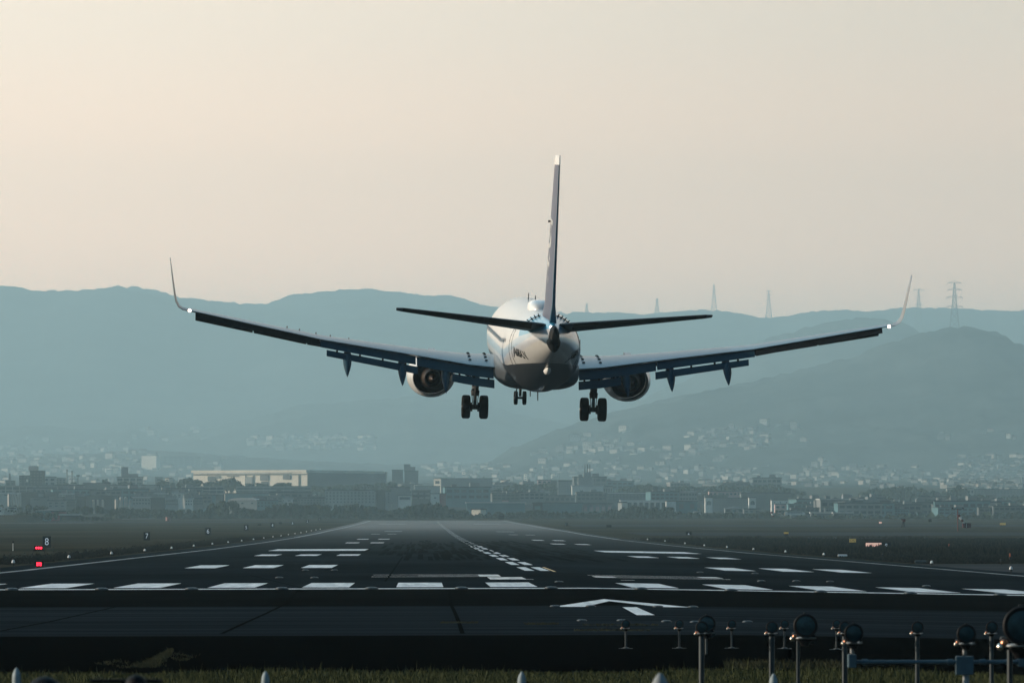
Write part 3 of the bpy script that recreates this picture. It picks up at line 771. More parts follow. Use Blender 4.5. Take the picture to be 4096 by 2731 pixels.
        pts = [(s*.10,.0,-1.62),(s*.42,.03,-1.42),(s*.75,.05,-1.18),(s*1.12,.05,-1.30),(s*1.36,.05,-1.62)]
        for p, q_ in zip(pts, pts[1:]): b.bar(p, q_, .07, .06)
        b.bar((s*.12,0,-1.72),(s*.45,.03,-1.52),.035)
        b.build('side_brace', M_gear, G)
        b = MB(); b.box((s*.30,.25,-1.45),(.03,1.0,.75)); b.build('gear_door', M_gry, G)
        for t in (-1, 1):
            wl = empty('wheel'); wl.parent = G; wl.location = (t*.43, 0, zw)
            inst('tyre', T1, wl); inst('wheel_hub', H1, wl)
    G = empty('nose_landing_gear'); G.parent = A; G.location = (0, 15.6, 0)
    b = MB(); b.bar((0,0,-1.5),(0,.0,-3.12),.09,.07,12); b.bar((0,-.05,-1.9),(0,1.3,-1.7),.05); b.bar((0,-.1,-2.3),(0,-.32,-2.6),.03); b.bar((0,-.32,-2.6),(0,-.05,-3.05),.03); b.bar((-.22,0,-3.2),(.22,0,-3.2),.06)
    b.build('strut', M_gear, G)
    for t in (-1, 1):
        b = MB(); b.box((t*.42,.6,-2.15),(.03,1.7,.42)); b.build('gear_door', M_gry, G)
        wl = empty('wheel'); wl.parent = G; wl.location = (t*.22, 0, -3.2)
        inst('tyre', T2, wl); inst('wheel_hub', H2, wl)
    return A
A = airliner()
PL_D = 298.0
p0 = at(2135, 1679, PL_D)                     # under the main wheels
R = Matrix.Rotation(rad(1.55), 3, 'Z') @ Matrix.Rotation(rad(3.9), 3, 'X') @ Matrix.Rotation(rad(1.22), 3, 'Y')
A.rotation_euler = R.to_euler()
A.location = p0 - R @ Vector((0, 0, -3.525))

# ------------------------------------------------------------------ approach lights in the foreground
ORD = ['first','second','third','fourth','fifth','sixth','seventh','eighth','ninth','tenth','eleventh','twelfth','thirteenth','fourteenth','fifteenth','sixteenth','seventeenth','eighteenth','nineteenth','twentieth']
def lamp_parts(L, z, r, twist=0.0):
    """a round approach lamp on a swivel, facing the landing aircraft (towards -Y)"""
    b = MB(); b.lathe([(-r*.95,r*.98),(-r*.88,r*1.04),(-r*.6,r*1.0),(r*.2,r*.82),(r*.75,r*.45),(r*.9,r*.12)], (0,0,z), 'Y', 24, capA=False)
    b.lathe([(-r*.99,r*.80),(-r*1.02,r*.98),(-r*.90,r*1.05),(-r*.8,r*.98)], (0,0,z), 'Y', 24, capA=False, capB=False)
    b.box((0,-r*.2,z+r*1.02),(r*.25,r*.5,r*.16)); b.build('lamp_housing', M_black, L, smooth=35)
    b = MB(); b.lathe([(-r*.93,r*.03),(-r*.92,r*.4),(-r*.88,r*.82)], (0,0,z), 'Y', 24, capB=False); b.build('lens', M_lens, L, smooth='all')
    b = MB(); b.lathe([(z-r*1.18,r*.62),(z-r*1.10,r*.98),(z-r*1.03,r*.98),(z-r*.98,r*.55)], (0,0,0), 'Z', 20)
    b.bar((-r*.85,-.0,z-r*1.1),(-r*.95,0,z-r*.7),r*.16); b.bar((r*.85,0,z-r*1.1),(r*.85,0,z-r*.9),r*.12)
    b.lathe([(-r*.12,r*.13),(r*.12,r*.13)],(-r*.98,-r*.1,z-r*.72),'Y',10)
    b.build('swivel_ring', M_alu, L, smooth=35)
    b = MB(); b.lathe([(-r*.2,.001),(-r*.15,r*.13),(0,r*.2),(r*.15,r*.13),(r*.2,.001)], (-r*.92,-r*.35,z-r*.92), 'Z', 12)  # added bead that catches a warm sun glint
    b.build('warm_glint_bead', mat('warm_glint_metal', (0.85,0.36,0.20), .32, .6, metal=1.0, noise=.1, scale=20), L, smooth='all')
    b = MB(); b.lathe([(-r*.2,.001),(-r*.15,r*.14),(0,r*.2),(r*.15,r*.14),(r*.2,.001)], (-r*1.12,-r*.35,z-r*1.12), 'Z', 12)  # second added bead, for the cream glint
    b.build('pale_glint_bead', mat('pale_glint_metal', (0.85,0.80,0.70), .32, .6, metal=1.0, noise=.1, scale=20), L, smooth='all')
    b = MB(); b.lathe([(z-r*1.75,r*.30),(z-r*1.5,r*.42),(z-r*1.25,r*.62),(z-r*1.18,r*.60)], (0,0,0), 'Z', 16); b.build('coupling', M_black, L, smooth=35)
def post_lamp(D, px, pyc, r, rp, label, group, zbase=None, foot=False, cat='approach light'):
    c = at(px, pyc, D); z0 = gz(c.x, D) if zbase is None else zbase
    L = empty('approach_light', (c.x, D, z0)); tag(L, label, cat, group)
    h = c.z-z0; lamp_parts(L, h, r)
    b = MB(); b.bar((0,0,0),(0,0,h-r*1.6),rp,n=12); b.build('pole', M_galv, L, smooth=30)
    if foot:
        b = MB(); b.lathe([(0,.06),(.02,.06),(.03,rp)], (0,0,0), 'Z', 12); b.box((0,0,.004),(.26,.16,.008)); b.build('base_plate', M_galv, L)
    return L
for i, px in enumerate((2503,2717,2927,3138,3346)):
    post_lamp(117.2, px, 2494, .078, .018, 'small approach light on a short pole, %s from left in the farthest row of five' % ORD[i], 'short approach lights in the farthest row', foot=True)
for i, px in enumerate((2806,3087,3379,3669,3966)):
    post_lamp(85.2, px, 2507, .080, .038 if i in (0,1,2) else .030, 'approach light on a tall grey pole, %s from left in the middle row' % ORD[i], 'tall approach lights in the middle row')
for i, (px, py, D, r) in enumerate([(2826,2493,112,.155),(3220,2500,83,.158),(4083,2500,53,.162)]):
    c = at(px, py, D)
    L = empty('flasher_light', (c.x, D, gz(c.x, D))); h = c.z-gz(c.x, D)
    tag(L, ['large round flasher lamp half hidden behind a small approach light, farthest of the big lamps','large round flasher lamp with a full pale lens on a pole of its own','largest and nearest round flasher lamp, cut by the right picture edge'][i], 'approach light', 'large round flasher lamps')
    lamp_parts(L, h, r)
    b = MB(); b.bar((-.09 if i else 0,.05,0),(-.09 if i else 0,.05,h-r*1.3),.024,n=12); b.build('pole', M_galv, L, smooth=30)
    b = MB(); b.lathe([(-.02,.07),(.1,.075),(.12,.02)], (.09,0,h-r*1.15), 'Y', 14); b.build('power_box', M_black, L)
# near row on its crossbar
Dn = 55.0
bz = at(3800, 2646, Dn).z
xa, xb_ = at(3390, 2640, Dn).x, at(4330, 2640, Dn).x
LB = empty('light_crossbar', (at(3858,0,Dn).x, Dn, gz(at(3858,0,Dn).x, Dn))); tag(LB, 'blue grey horizontal pipe crossbar with junction boxes carrying the nearest row of lamps', 'crossbar')
ox, oz = LB.location.x, LB.location.z
M_pipe = mat('pipe_paint', (0.07,0.125,0.155), .45, .4, noise=.2, scale=8)
b = MB(); b.bar((xa-ox,0,bz-oz),(xb_-ox+1.2,0,bz-oz),.018,n=14); b.build('pipe', M_pipe, LB, smooth=30)
for px in (3455, 3795, 3925, 4030, 4070):
    b = MB(); x = at(px,0,Dn).x-ox; b.lathe([(x-.03,.017),(x-.028,.026),(x+.028,.026),(x+.03,.017)], (0,0,bz-oz), 'X', 14); b.build('pipe_coupling', M_pipe, LB, smooth=30)
for (px, w_, zc_, h_) in [(3408,.075,2642,.12),(3858,.155,2660,.165),(4088,.07,2640,.11)]:
    b = MB(); p = at(px, zc_, Dn); b.box((p.x-ox,0,p.z-oz),(w_,.10,h_)); o = b.build('junction_box', M_pipe, LB)
    md = o.modifiers.new('bevel','BEVEL'); md.width = .008; md.segments = 2
for x in (0.0,):
    b = MB(); b.bar((x,0,0),(x,0,at(0,2695,Dn).z-oz),.030,n=14); b.build('support_post', M_conc, LB, smooth=30)
b = MB(); b.bar((at(4345,0,Dn).x-ox,0,0),(at(4345,0,Dn).x-ox,0,bz-oz),.030,n=14); b.build('support_post', M_conc, LB, smooth=30)
for i, (px, py) in enumerate([(3413,2530),(3863,2533)]):
    c = at(px, py, Dn); zt = at(px, 2612 if i == 0 else 2618, Dn).z
    L = empty('approach_light', (c.x, Dn, zt)); tag(L, ['nearest row lamp above the left end box of the crossbar, overlapping a pole lamp','nearest row lamp above the large junction box in the middle of the crossbar'][i], 'approach light', 'lamps on the near crossbar')
    lamp_parts(L, c.z-zt, .083)
    b = MB(); b.bar((-.012,0,0),(-.012,0,c.z-zt-.13),.017,n=12); b.build('stem', M_alu, L, smooth=30)

# inset lights in the pavement and along the threshold
b = MB(); b.lathe([(0,.17),(.03,.16),(.05,.10),(.055,.02)], (0,0,0), 'Z', 16); im = b.mesh('inset_light_body', M_galv, smooth=30)
b = MB(); b.box((0,-.11,.035),(.10,.03,.02)); il = b.mesh('inset_light_window', M_lens)
def inset(x, y, label, group, s=1.0, nm='inset_light'):
    o = inst(nm, im, None, (x, y, gz(x,y)+.006), (0,0,0), (s,s,s)); tag(o, label, 'ground light', group); inst('lens', il, o)
for k, px in enumerate((55,413,771,1130,1488,1845,2202,2560,2918,3275,3632,3990)):
    x = at(px, 2352, 230).x; inset(x, 228.9, 'low inset runway light set in the white threshold line, %s from the left' % ORD[k], 'inset lights in the threshold line', 1.5)
for k, (px, py) in enumerate([(2220,2426),(2363,2426),(2632,2427),(2772,2429)]):
    x, y = g(px, py); inset(x, y, 'low inset light near the foot of the white arrow, %s from the left' % ORD[k], 'inset lights by the arrow', .9)
for k, (px, py) in enumerate([(2328,2483),(2487,2483),(2665,2487),(2780,2489),(2990,2488)]):
    x, y = g(px, py); inset(x, y, 'low inset light on the old grey asphalt behind the approach lamps, %s from the left' % ORD[k], 'inset lights on the old asphalt', .75)
for k, (px, py) in enumerate([(1117,2311),(1258,2311),(1222,2281),(1338,2281),(2236,2328),(2800,2290),(3020,2294),(3045,2325),(3185,2325),(3320,2327),(3705,2345)]):
    x, y = g(px, py); inset(x, y, 'tiny dark inset light among the touchdown bars, %s counting from the left side' % ORD[k], 'inset lights among the touchdown bars', 1.1)

# elevated edge lights
def edge_light_proto():
    E = empty('edge_light')
    b = MB(); b.lathe([(0,.10),(.02,.10),(.03,.035),(.16,.035),(.18,.07),(.24,.075)], (0,0,0), 'Z', 14); b.build('stand', M_black, E, smooth=30)
    b = MB(); b.lathe([(.24,.10),(.27,.125),(.31,.11),(.40,.085),(.44,.05),(.455,.01)], (0,0,0), 'Z', 14); b.build('lamp_dome', M_whitep, E, smooth=40)
    return E
EP = edge_light_proto(); used = False
def edge_light(x, y, label, group, s=1.0):
    global used
    o = EP if not used else copy_tree(EP); used = True
    o.location = (x, y, gz(x, y)-.01); o.scale = (s,s,s); tag(o, label, 'runway light', group)
for k in range(20):
    y = 381+60.1*k
    if y > 1600: break
    edge_light(CL-31.4, y, 'white capped edge light beside the left runway edge line, %s nearest' % (ORD[k] if k else 'the very'), 'edge lights along the left runway edge', .95)
for k, (px, py) in enumerate([(4044,2291),(3727,2264),(3295,2228),(3142,2216),(3014,2205),(2908,2196),(2817,2189),(2740,2180),(2660,2170),(2590,2163)]):
    x, y = g(px, py); edge_light(x, y, 'white capped edge light beside the right runway edge, %s nearest' % (ORD[k] if k else 'the very'), 'edge lights along the right runway edge', .95)
for k, (px, py, w_) in enumerate([(3370,2228,.9),(3682,2254,.9)]):
    x, y = g(px, py); b = MB(); b.lathe([(-w_/2,.05),(-w_*.46,.13),(w_*.46,.13),(w_/2,.05)], (0,0,.14), 'X', 12); b.box((-.2,0,.03),(.06,.2,.06)); b.box((.2,0,.03),(.06,.2,.06))
    o = b.build('light_housing', M_galv if k else M_whitep, loc=(x,y,gz(x,y))); tag(o, ['low white bar shaped light unit at the right grass edge','low dark bar shaped light unit beside the right edge line'][k], 'light unit')
for k, (px, py) in enumerate([(3530,2236),(4005,2259),(4041,2250)]):
    x, y = g(px, py); b = MB(); b.bar((0,0,0),(0,0,.28),.04); b.lathe([(.26,.02),(.30,.10),(.42,.10),(.46,.02)],(0,0,0),'Z',12)
    o = b.build('blue_light', M_black, loc=(x,y,gz(x,y))); tag(o, 'small dark stub light beside the right taxiway entry, %s from the left' % ORD[k], 'taxiway light', 'stub lights at the taxiway entry')

# ------------------------------------------------------------------ distance boards with numbers
SEG = {'1':[(0,1),(0,-1)], }
def board(num, px, ytop, ybot, D, wpx, label, dots=False, side=''):
    p = at(px, ybot, D); wd = wpx*D/F; h = (ybot-ytop)*D/F
    B = empty('distance_board', (p.x, D, p.z-.05)); tag(B, label, 'sign', 'black distance boards beside the runway')
    b = MB(); b.box((0,.12,h/2+.05),(wd,.22,h)); o = b.build('panel', M_black, B)
    for sx in (-1, 1):
        b = MB(); b.box((sx*wd*.32,.12,-.2),(.06,.06,.5)); b.build('leg', M_galv, B)
    t = text_mesh(num, h*.88, 'numeral', M_dot, B, .006, bold=-.012 if not dots else -.02)
    t.rotation_euler = (rad(90),0,0); t.location = (0,-.012,h/2+.05); t.scale = (.86,1,1)
    return B
for (n_, px, yt, yb, D, w_) in [('8',187,2143,2190,700,34),('7',587,2127,2160,954,26),('6',832,2110,2139,1226,22),('5',985,2098,2120,1492,17),('4',1090,2091,2110,1753,15),('3',1170,2085,2099,2023,12),('2',1229,2078,2091,2282,12),('1',1278,2070,2082,2553,9)]:
    board(n_, px, yt, yb, D, w_, 'black board with a white %s on the left grass' % n_)
board('8', 3545, 2168, 2199, 790, 36, 'black board with a white 8 joined to a pale pink panel')
board('6', 2755, 2125, 2148, 1290, 22, 'black board with a white 6 in the right grass')
def panel_sign(name, px0, px1, yt, yb, D, m, label, txt=None, cat='sign'):
    a = at(px0, yb, D); c = at(px1, yt, D); wd = c.x-a.x; h = c.z-a.z
    S = empty(name, ((a.x+c.x)/2, D, a.z)); tag(S, label, cat)
    b = MB(); b.box((0,.1,h/2),(wd,.18,h)); b.build('panel', m, S)
    b = MB(); b.box((0,.1,-.12),(wd*.9,.1,.24)); b.build('base', M_black, S)
    if txt:
        t = text_mesh(txt, h*.8, 'lettering', M_black, S, .006); t.rotation_euler = (rad(90),0,0); t.location = (0,-.012,h/2)
panel_sign('location_sign', 3464, 3526, 2170, 2188, 792, M_pink, 'long pale pink panel sign joined to the right side number board')
panel_sign('taxiway_sign', 3398, 3424, 2154, 2168, 900, M_yellow, 'small yellow taxiway sign with dark letters, in front of the right taxiway', 'C4C')
panel_sign('taxiway_sign', 3136, 3154, 2127, 2134, 1200, M_yellow, 'tiny dull yellow taxiway sign far in the right grass')
panel_sign('taxiway_sign', 4000, 4023, 2090, 2099, 1700, M_yellow, 'bright yellow sign at the far right beyond the windsock', None)
panel_sign('marker_board', 3516, 3527, 2086, 2092, 1900, M_pink, 'small glowing pink marker board in the far right grass')

# red approach slope lights with their stands, left side; reflection added as lamps
def red_lights(px, py, D, rows, cols, pitch_px, label, stand=True):
    c = at(px, py, D); z0 = gz(c.x, D); u = D/F
    R_ = empty('red_light_unit', (c.x, D, z0)); tag(R_, label, 'light unit', 'red light units left of the runway')
    b = MB(); b.box((0,.16,c.z-z0),(cols*pitch_px*u+.25,.3,rows*pitch_px*u+.16)); b.build('lamp_box', M_black, R_)
    for i in range(cols):
        for j in range(rows):
            b = MB(); r = pitch_px*u*.5; b.lathe([(-.04,r*.3),(-.02,r*.8),(.04,r)], ((i-(cols-1)/2)*pitch_px*u, 0, c.z-z0+(j-(rows-1)/2)*pitch_px*u), 'Y', 12); b.build('red_lamp', M_red, R_, smooth='all')
    if stand:
        for sx in (-1, 1):
            b = MB(); b.bar((sx*.55,.15,0),(sx*.42,.15,c.z-z0-.1),.03); b.build('leg', M_black, R_)
        b = MB(); b.bar((-.55,.15,.35),(.55,.15,.35),.03); b.build('cross_rail', M_black, R_)
    return R_
red_lights(155, 2190, 546, 1, 3, 9, 'bright cluster of red lights on a legged stand below the 8 board')
red_lights(156, 2255, 368, 2, 3, 7, 'lower red lamps added as the reflection of the red lights, close to the runway edge line', False)  # added lamps stand in for the reflection of the cluster above
def post(px, yt, yb, D, r, m, label, ball=None, name='marker_post', cat='post'):
    a = at(px, yb, D); c = at(px, yt, D); P = empty(name, tuple(a)); tag(P, label, cat)
    b = MB(); b.bar((0,0,0),(0,0,c.z-a.z),r); b.build('shaft', m, P)
    if ball:
        b = MB(); b.lathe([(-ball,.01),(-ball*.7,ball*.7),(0,ball),(ball*.7,ball*.7),(ball,.01)], (0,0,c.z-a.z), 'Z', 12); b.build('ball', M_black, P, smooth='all')
    return P
post(52, 2167, 2214, 620, .035, M_whitep, 'thin pale marker post with a dark ball on top near the left picture edge', .12)
post(214, 2184, 2219, 620, .03, M_black, 'thin dark post just right of the 8 board')
post(4040, 2212, 2232, 560, .05, mat('orange_paint',(0.6,0.14,0.05),.6,.3,noise=.1,scale=3), 'short orange post in the grass near the right picture edge')
post(3796, 2174, 2187, 800, .05, MATS['orange_paint'], 'tiny orange post in the right hand grass')
# orange drum
p = at(673, 2083, 2500); b = MB(); b.lathe([(0,.9),(1.7,.9),(1.75,.7)], (0,0,0), 'Z', 16)
D_ = empty('red_tank', tuple(p)); tag(D_, 'small red and white upright drum standing alone in the far left grass', 'tank')
b.build('shell', M_redp, D_, smooth=40); b = MB(); b.box((-.8,-.35,.85),(.35,.2,1.5)); b.build('white_panel', M_pink, D_)

# windsocks
def windsock(px, ytop, ybase, D, pts, label, r0, bar=True, box=None):
    a = at(px, ybase, D); W_ = empty('windsock', tuple(a)); tag(W_, label, 'windsock', 'windsocks in the far grass')
    t = at(px, ytop, D); b = MB(); b.bar((0,0,0),(0,0,t.z-a.z),.09 if D > 1000 else .06)
    b.build('mast', M_redp if D < 1500 else M_galv, W_)
    if bar:
        b = MB(); b.bar((-1.1,0,t.z-a.z),(1.1,0,t.z-a.z),.06); 
        for sx in (-1,1): b.lathe([(-.16,.05),(0,.2),(.12,.08)], (sx*1.0,0,t.z-a.z+.1), 'Z', 10)
        b.build('lamp_bar', M_black, W_)
    P = [Vector(at(x_, y_, D))-Vector(a) for x_, y_ in pts]
    for k, (u, v) in enumerate(zip(P, P[1:])):
        b = MB(); b.bar(u, v, r0*(1-.12*k), r0*(1-.12*(k+1)), n=12); b.build('sock_band', M_redp if k % 2 == 0 else M_whitep, W_, smooth=40)
windsock(3831, 2034, 2124, 1150, [(3833,2058),(3839,2066),(3846,2077),(3852,2086),(3857,2093)], 'large red and white windsock hanging from a dark mast at the far right', .30)
windsock(3087, 2044, 2088, 2300, [(3086,2045),(3088,2053),(3091,2060),(3095,2066)], 'small distant red and white windsock right of the runway end', .45, bar=False)
c = at(3867, 2110, 1150); b = MB(); b.box((0,0,.4),(1.5,1.2,.8)); S = empty('equipment_box', tuple(c)); tag(S, 'dark red equipment cabin beside the large windsock', 'cabin'); b.build('body', M_redp, S)
b = MB(); b.box((-.1,-.61,.4),(.08,.03,.7)); b.build('door_trim', M_whitep, S); b = MB(); b.box((0,0,.83),(1.6,1.3,.06)); b.build('lid', M_black, S)
c = at(3613, 2109, 1300); S = empty('instrument_mast', tuple(c)); tag(S, 'dark tripod mast with a boxy head in the far right grass', 'mast')
b = MB(); b.bar((-.4,0,0),(-.1,0,1.2),.06); b.bar((.4,0,0),(.1,0,1.2),.06); b.bar((0,.4,0),(0,0,1.2),.06); b.build('legs', M_black, S)
b = MB(); b.box((.15,0,1.5),(.6,.4,.6)); b.box((-.3,0,1.7),(.3,.3,.25)); b.build('head', M_redp, S)
for k, (px, yt, yb, D, w_, h_, lab) in enumerate([(2435,2099,2110,1750,1.4,.7,'dark low cabinet standing in the right grass near the far runway'),(2005,2064,2076,2400,2.2,1.3,'small far cabinet left of the pink light by the runway end'),(2266,2092,2102,1900,.9,.9,'tiny dark cabinet at the right grass edge'),(3720,2077,2087,1800,.9,.8,'tiny dark cabinet between the mast and the windsock'),(1038,2091,2102,1800,1.0,.5,'low dark light unit right beside the 5 board on its right'),(1122,2087,2095,2000,1.0,.5,'smaller low dark light unit between the 4 and 3 boards')]):
    c = at(px, yb, D); S = empty('equipment_cabinet', tuple(c)); tag(S, lab, 'cabinet'); b = MB(); b.box((0,0,h_/2+.1),(w_,.6,h_)); b.build('body', M_black, S)
    b = MB(); b.box((-w_*.3,0,.05),(.1,.4,.1)); b.box((w_*.3,0,.05),(.1,.4,.1)); b.build('feet', M_galv, S)

# ------------------------------------------------------------------ fence posts closest to the camera
M_post = mat('weathered_white_post', (0.30,0.36,0.38), .7, .2, noise=.25, scale=14)
def fence_post(px, ytop, D, r, label, m, name='fence_post', grp='rounded post tops along the bottom edge'):
    c = at(px, ytop, D); P = empty(name, (c.x, D, 0)); tag(P, label, 'post', grp)
    b = MB(); b.lathe([(0,r),(c.z-3.2*r,r),(c.z-2.0*r,r*.96)], (0,0,0), 'Z', 18); b.build('shaft', m, P, smooth=40)
    b = MB(); b.lathe([(c.z-2.0*r,r*.96),(c.z-1.2*r,r*.8),(c.z-.5*r,r*.48),(c.z-.1*r,r*.2),(c.z,r*.04)], (0,0,0), 'Z', 18, capA=False); b.build('pointed_cap', m, P, smooth='all')
fence_post(66, 2668, 50, .034, 'white post top with a pointed cap at the bottom left corner', M_post)
fence_post(1062, 2682, 50, .034, 'white post top with a pointed cap below the left threshold bars', M_post)
fence_post(2087, 2684, 50, .034, 'white post top with a pointed cap at the bottom centre', M_post)
fence_post(3094, 2692, 50, .034, 'white post top with a pointed cap at the foot of a tall light pole', M_post)
fence_post(2640, 2690, 34, .068, 'wide blue grey rounded post top at the bottom right of centre', M_conc)
def dome(px, ytop, D, r, label):
    c = at(px, ytop, D); P = empty('rounded_bollard', (c.x, D, 0)); tag(P, label, 'bollard', 'dark rounded bollard tops at the bottom left')
    b = MB(); b.lathe([(0,r),(c.z-r,r)], (0,0,0), 'Z', 24); b.build('shaft', M_black, P, smooth=40)
    b = MB(); b.lathe([(c.z-r,r),(c.z-.6*r,r*.9),(c.z-.25*r,r*.65),(c.z-.05*r,r*.3),(c.z,.002)], (0,0,0), 'Z', 24, capA=False); b.build('dome_cap', M_black, P, smooth='all')
dome(180, 2703, 30, .095, 'black rounded bollard top right of the bottom left white post')
dome(545, 2696, 30, .055, 'smaller black rounded bollard top on a dark bar near the bottom left')
c = at(505, 2722, 31); b = MB(); b.box((0,0,0),(.36,.04,.02)); b.box((0,0,-.4),(.05,.05,.8)); o = b.build('dark_rail', M_black, loc=tuple(c)); tag(o, 'short dark horizontal rail beneath the smaller black bollard top', 'rail')

# ------------------------------------------------------------------ near grass
def near_grass():
    random.seed(21); b = MB()
    def blade(x, y, h, wd, lean):
        z = gz(x, y); a = random.uniform(0, math.pi); dx, dy = math.cos(a)*wd, math.sin(a)*wd
        lx = random.uniform(-lean, lean); ly = random.uniform(-lean, lean)
        b.add([(x-dx,y-dy,z-.02),(x+dx,y+dy,z-.02),(x+lx*.6,y+ly*.6,z+h*.7),(x+lx,y+ly,z+h)], [(0,1,2),(0,2,3)])
    for k in range(52000):
        x = random.uniform(-10, 13); y = random.uniform(88, 97.8)
        t = ns(x*60, 3)
        blade(x, y, random.uniform(.03, .11)*(1+.6*t)*(2.0 if random.random()<.03 else 1), random.uniform(.006,.012), .05)
    o = b.build('grass', M_grassnear, fix=False); tag(o, 'strip of green and tan grass across the bottom of the picture', 'grass', kind='stuff')
    b.__init__()
    # thin weedy tufts creeping over the apron at the left
    for k in range(2300):
        t = random.random(); cx, cy = g(570+115*t+random.gauss(0, 20*(1-t)+5), 2666-64*t*t**.3+random.gauss(0,3))
        blade(cx, cy, random.uniform(.02,.07), .01, .05)
    for k in range(420):
        row = random.randrange(4); px = random.triangular(*[(370,560,430),(640,800,720),(400,600,520),(660,780,740)][row]); cx, cy = g(px, (2650,2622,2664,2634)[row]+5*math.sin(px*.05+row)+random.gauss(0, 3.0))
        blade(cx, cy, random.uniform(.02,.05), .008, .05)
    for k in range(1500):
        px = random.uniform(2900, 3420); cx, cy = g(px, 2668+random.gauss(0, 6)); blade(cx, cy, random.uniform(.04,.14), .012, .06)
    for k in range(1200):                       # weeds in the cracks of the old asphalt
        px, py = random.choice([(1760+random.random()*150,2491),(2100+random.random()*130,2496),(2330+random.random()*300,2500),(2300+random.random()*300,2522)])
        cx, cy = g(px, py+random.gauss(0,1)); blade(cx, cy, random.uniform(.02,.06), .012, .06)
    o = b.build('weeds', mat('weed_blades', (0.016,0.019,0.010), .9, .05, col2=(0.055,0.058,0.030), scale=2.5), fix=False); tag(o, 'dry weeds creeping over the black apron', 'weeds', kind='stuff')
    # tall dry grass on the right and short grass along the left runway edge
    b.__init__()
    for k in range(30000):
        D = random.uniform(400, 1150); x = random.uniform(38.5, (4150-VPX)*D/F)
        if 370 < D < 480: continue
        t = .5+.5*ns(x*9+D*3, 2); h = random.uniform(.25,.7)*(.4+t)
        if ns(D*1.7+x*.8, 5)+ns(x*7, 1)*.5 < -.1: h *= .4
        z = gz(x, D); wd = random.uniform(.08,.22)
        b.add([(x-wd,D,z-.03),(x+wd,D+.1,z-.03),(x+random.uniform(-.1,.1),D,z+h)], [(0,1,2)])
    for k in range(9000):
        D = random.uniform(400, 1100); x = CL-32.4-abs(random.gauss(0,3)) 
        z = gz(x, D); wd = .1; b.add([(x-wd,D,z-.03),(x+wd,D,z-.03),(x,D,z+random.uniform(.05,.2))], [(0,1,2)])
    o = b.build('tall_grass', M_grassdry, fix=False); tag(o, 'tall dry grass right of the runway', 'grass', kind='stuff')
near_grass()
#CITY
# ------------------------------------------------------------------ pylons on the ridges
def pylon_mesh(H, Wb, arms, name):
    b = MB(); r = .55
    def hw(z): return Wb*(1-z/H)**1.25*.5+1.1
    lv = [0,.14,.27,.39,.50,.60,.69,.77,.84,.90,.95,1.0]
    P = [[Vector((sx*hw(H*l), sy*hw(H*l), H*l)) for sx, sy in ((-1,-1),(1,-1),(1,1),(-1,1))] for l in lv]
    for a, c in zip(P, P[1:]):
        for k in range(4):
            b.bar(a[k], c[k], r, n=4, caps=False); b.bar(a[k], c[(k+1)%4], r*.6, n=4, caps=False); b.bar(a[(k+1)%4], c[k], r*.6, n=4, caps=False); b.bar(c[k], c[(k+1)%4], r*.6, n=4, caps=False)
    body = b.mesh('tower_body', M_pyl)
    am = []
    for (l, L) in arms:
        b = MB(); z = H*l
        for sx in (-1, 1):
            b.bar((0,-.8,z),(sx*L,0,z+.4),.45,n=4); b.bar((0,.8,z),(sx*L,0,z+.4),.45,n=4); b.bar((0,0,z+H*.028),(sx*L,0,z+.4),.45,n=4)
            b.bar((sx*L,0,z+.4),(sx*L,0,z-H*.022),.35,n=4)
        am.append(b.mesh('cross_arm', M_pyl))
    return body, am
M_pyl = mat('pylon_steel', (0.05,0.055,0.06), 0.7, 0.2, noise=0.1, scale=1)
for (px, yt, yb, D, wpx, arms, lab) in [
    (3818,1129,1312,12800,64,[(.99,.30),(.90,.30),(.80,.36),(.68,.36)],'tallest lattice pylon, with four pairs of arms, right of the raised wingtip'),
    (3675,1156,1280,16500,40,[(.98,.38),(.84,.26),(.7,.26)],'lattice pylon with a wide top arm just right of the raised wingtip'),
    (3075,1164,1282,17900,26,[(.99,.30),(.86,.26),(.70,.26)],'faint lattice pylon standing in the dip of the far ridge'),
    (2856,1137,1262,17900,24,[(.95,.14),(.80,.20),(.66,.22)],'slim faint pylon on the far ridge above the right tailplane tip'),
    (2628,1193,1262,17900,20,[(.95,.22),(.78,.26)],'short very faint pylon above the middle of the right tailplane'),
    (2347,1214,1262,17900,18,[(.93,.25),(.75,.25)],'smallest, faintest pylon just right of the fuselage'),
    (3267,1665,1750,10300,34,[(.95,.32),(.78,.32),(.62,.32)],'pale pylon low on the near hillside at the right')]:
    c = at(px, yb, D); H = (yb-yt)*D/F; Wb = wpx*D/F
    z0 = c.z
    if D < 17000: z0 = min(c.z, hz(c.x, D))
    H = c.z+H-z0
    body, am = pylon_mesh(H, Wb, [(l, a*wpx*1.45*D/F) for l, a in arms], 'p')
    P = empty('pylon', (c.x, D, z0)); tag(P, lab, 'pylon', 'power pylons on the hills')
    inst('tower_body', body, P)
    for m_ in am: inst('cross_arm', m_, P)

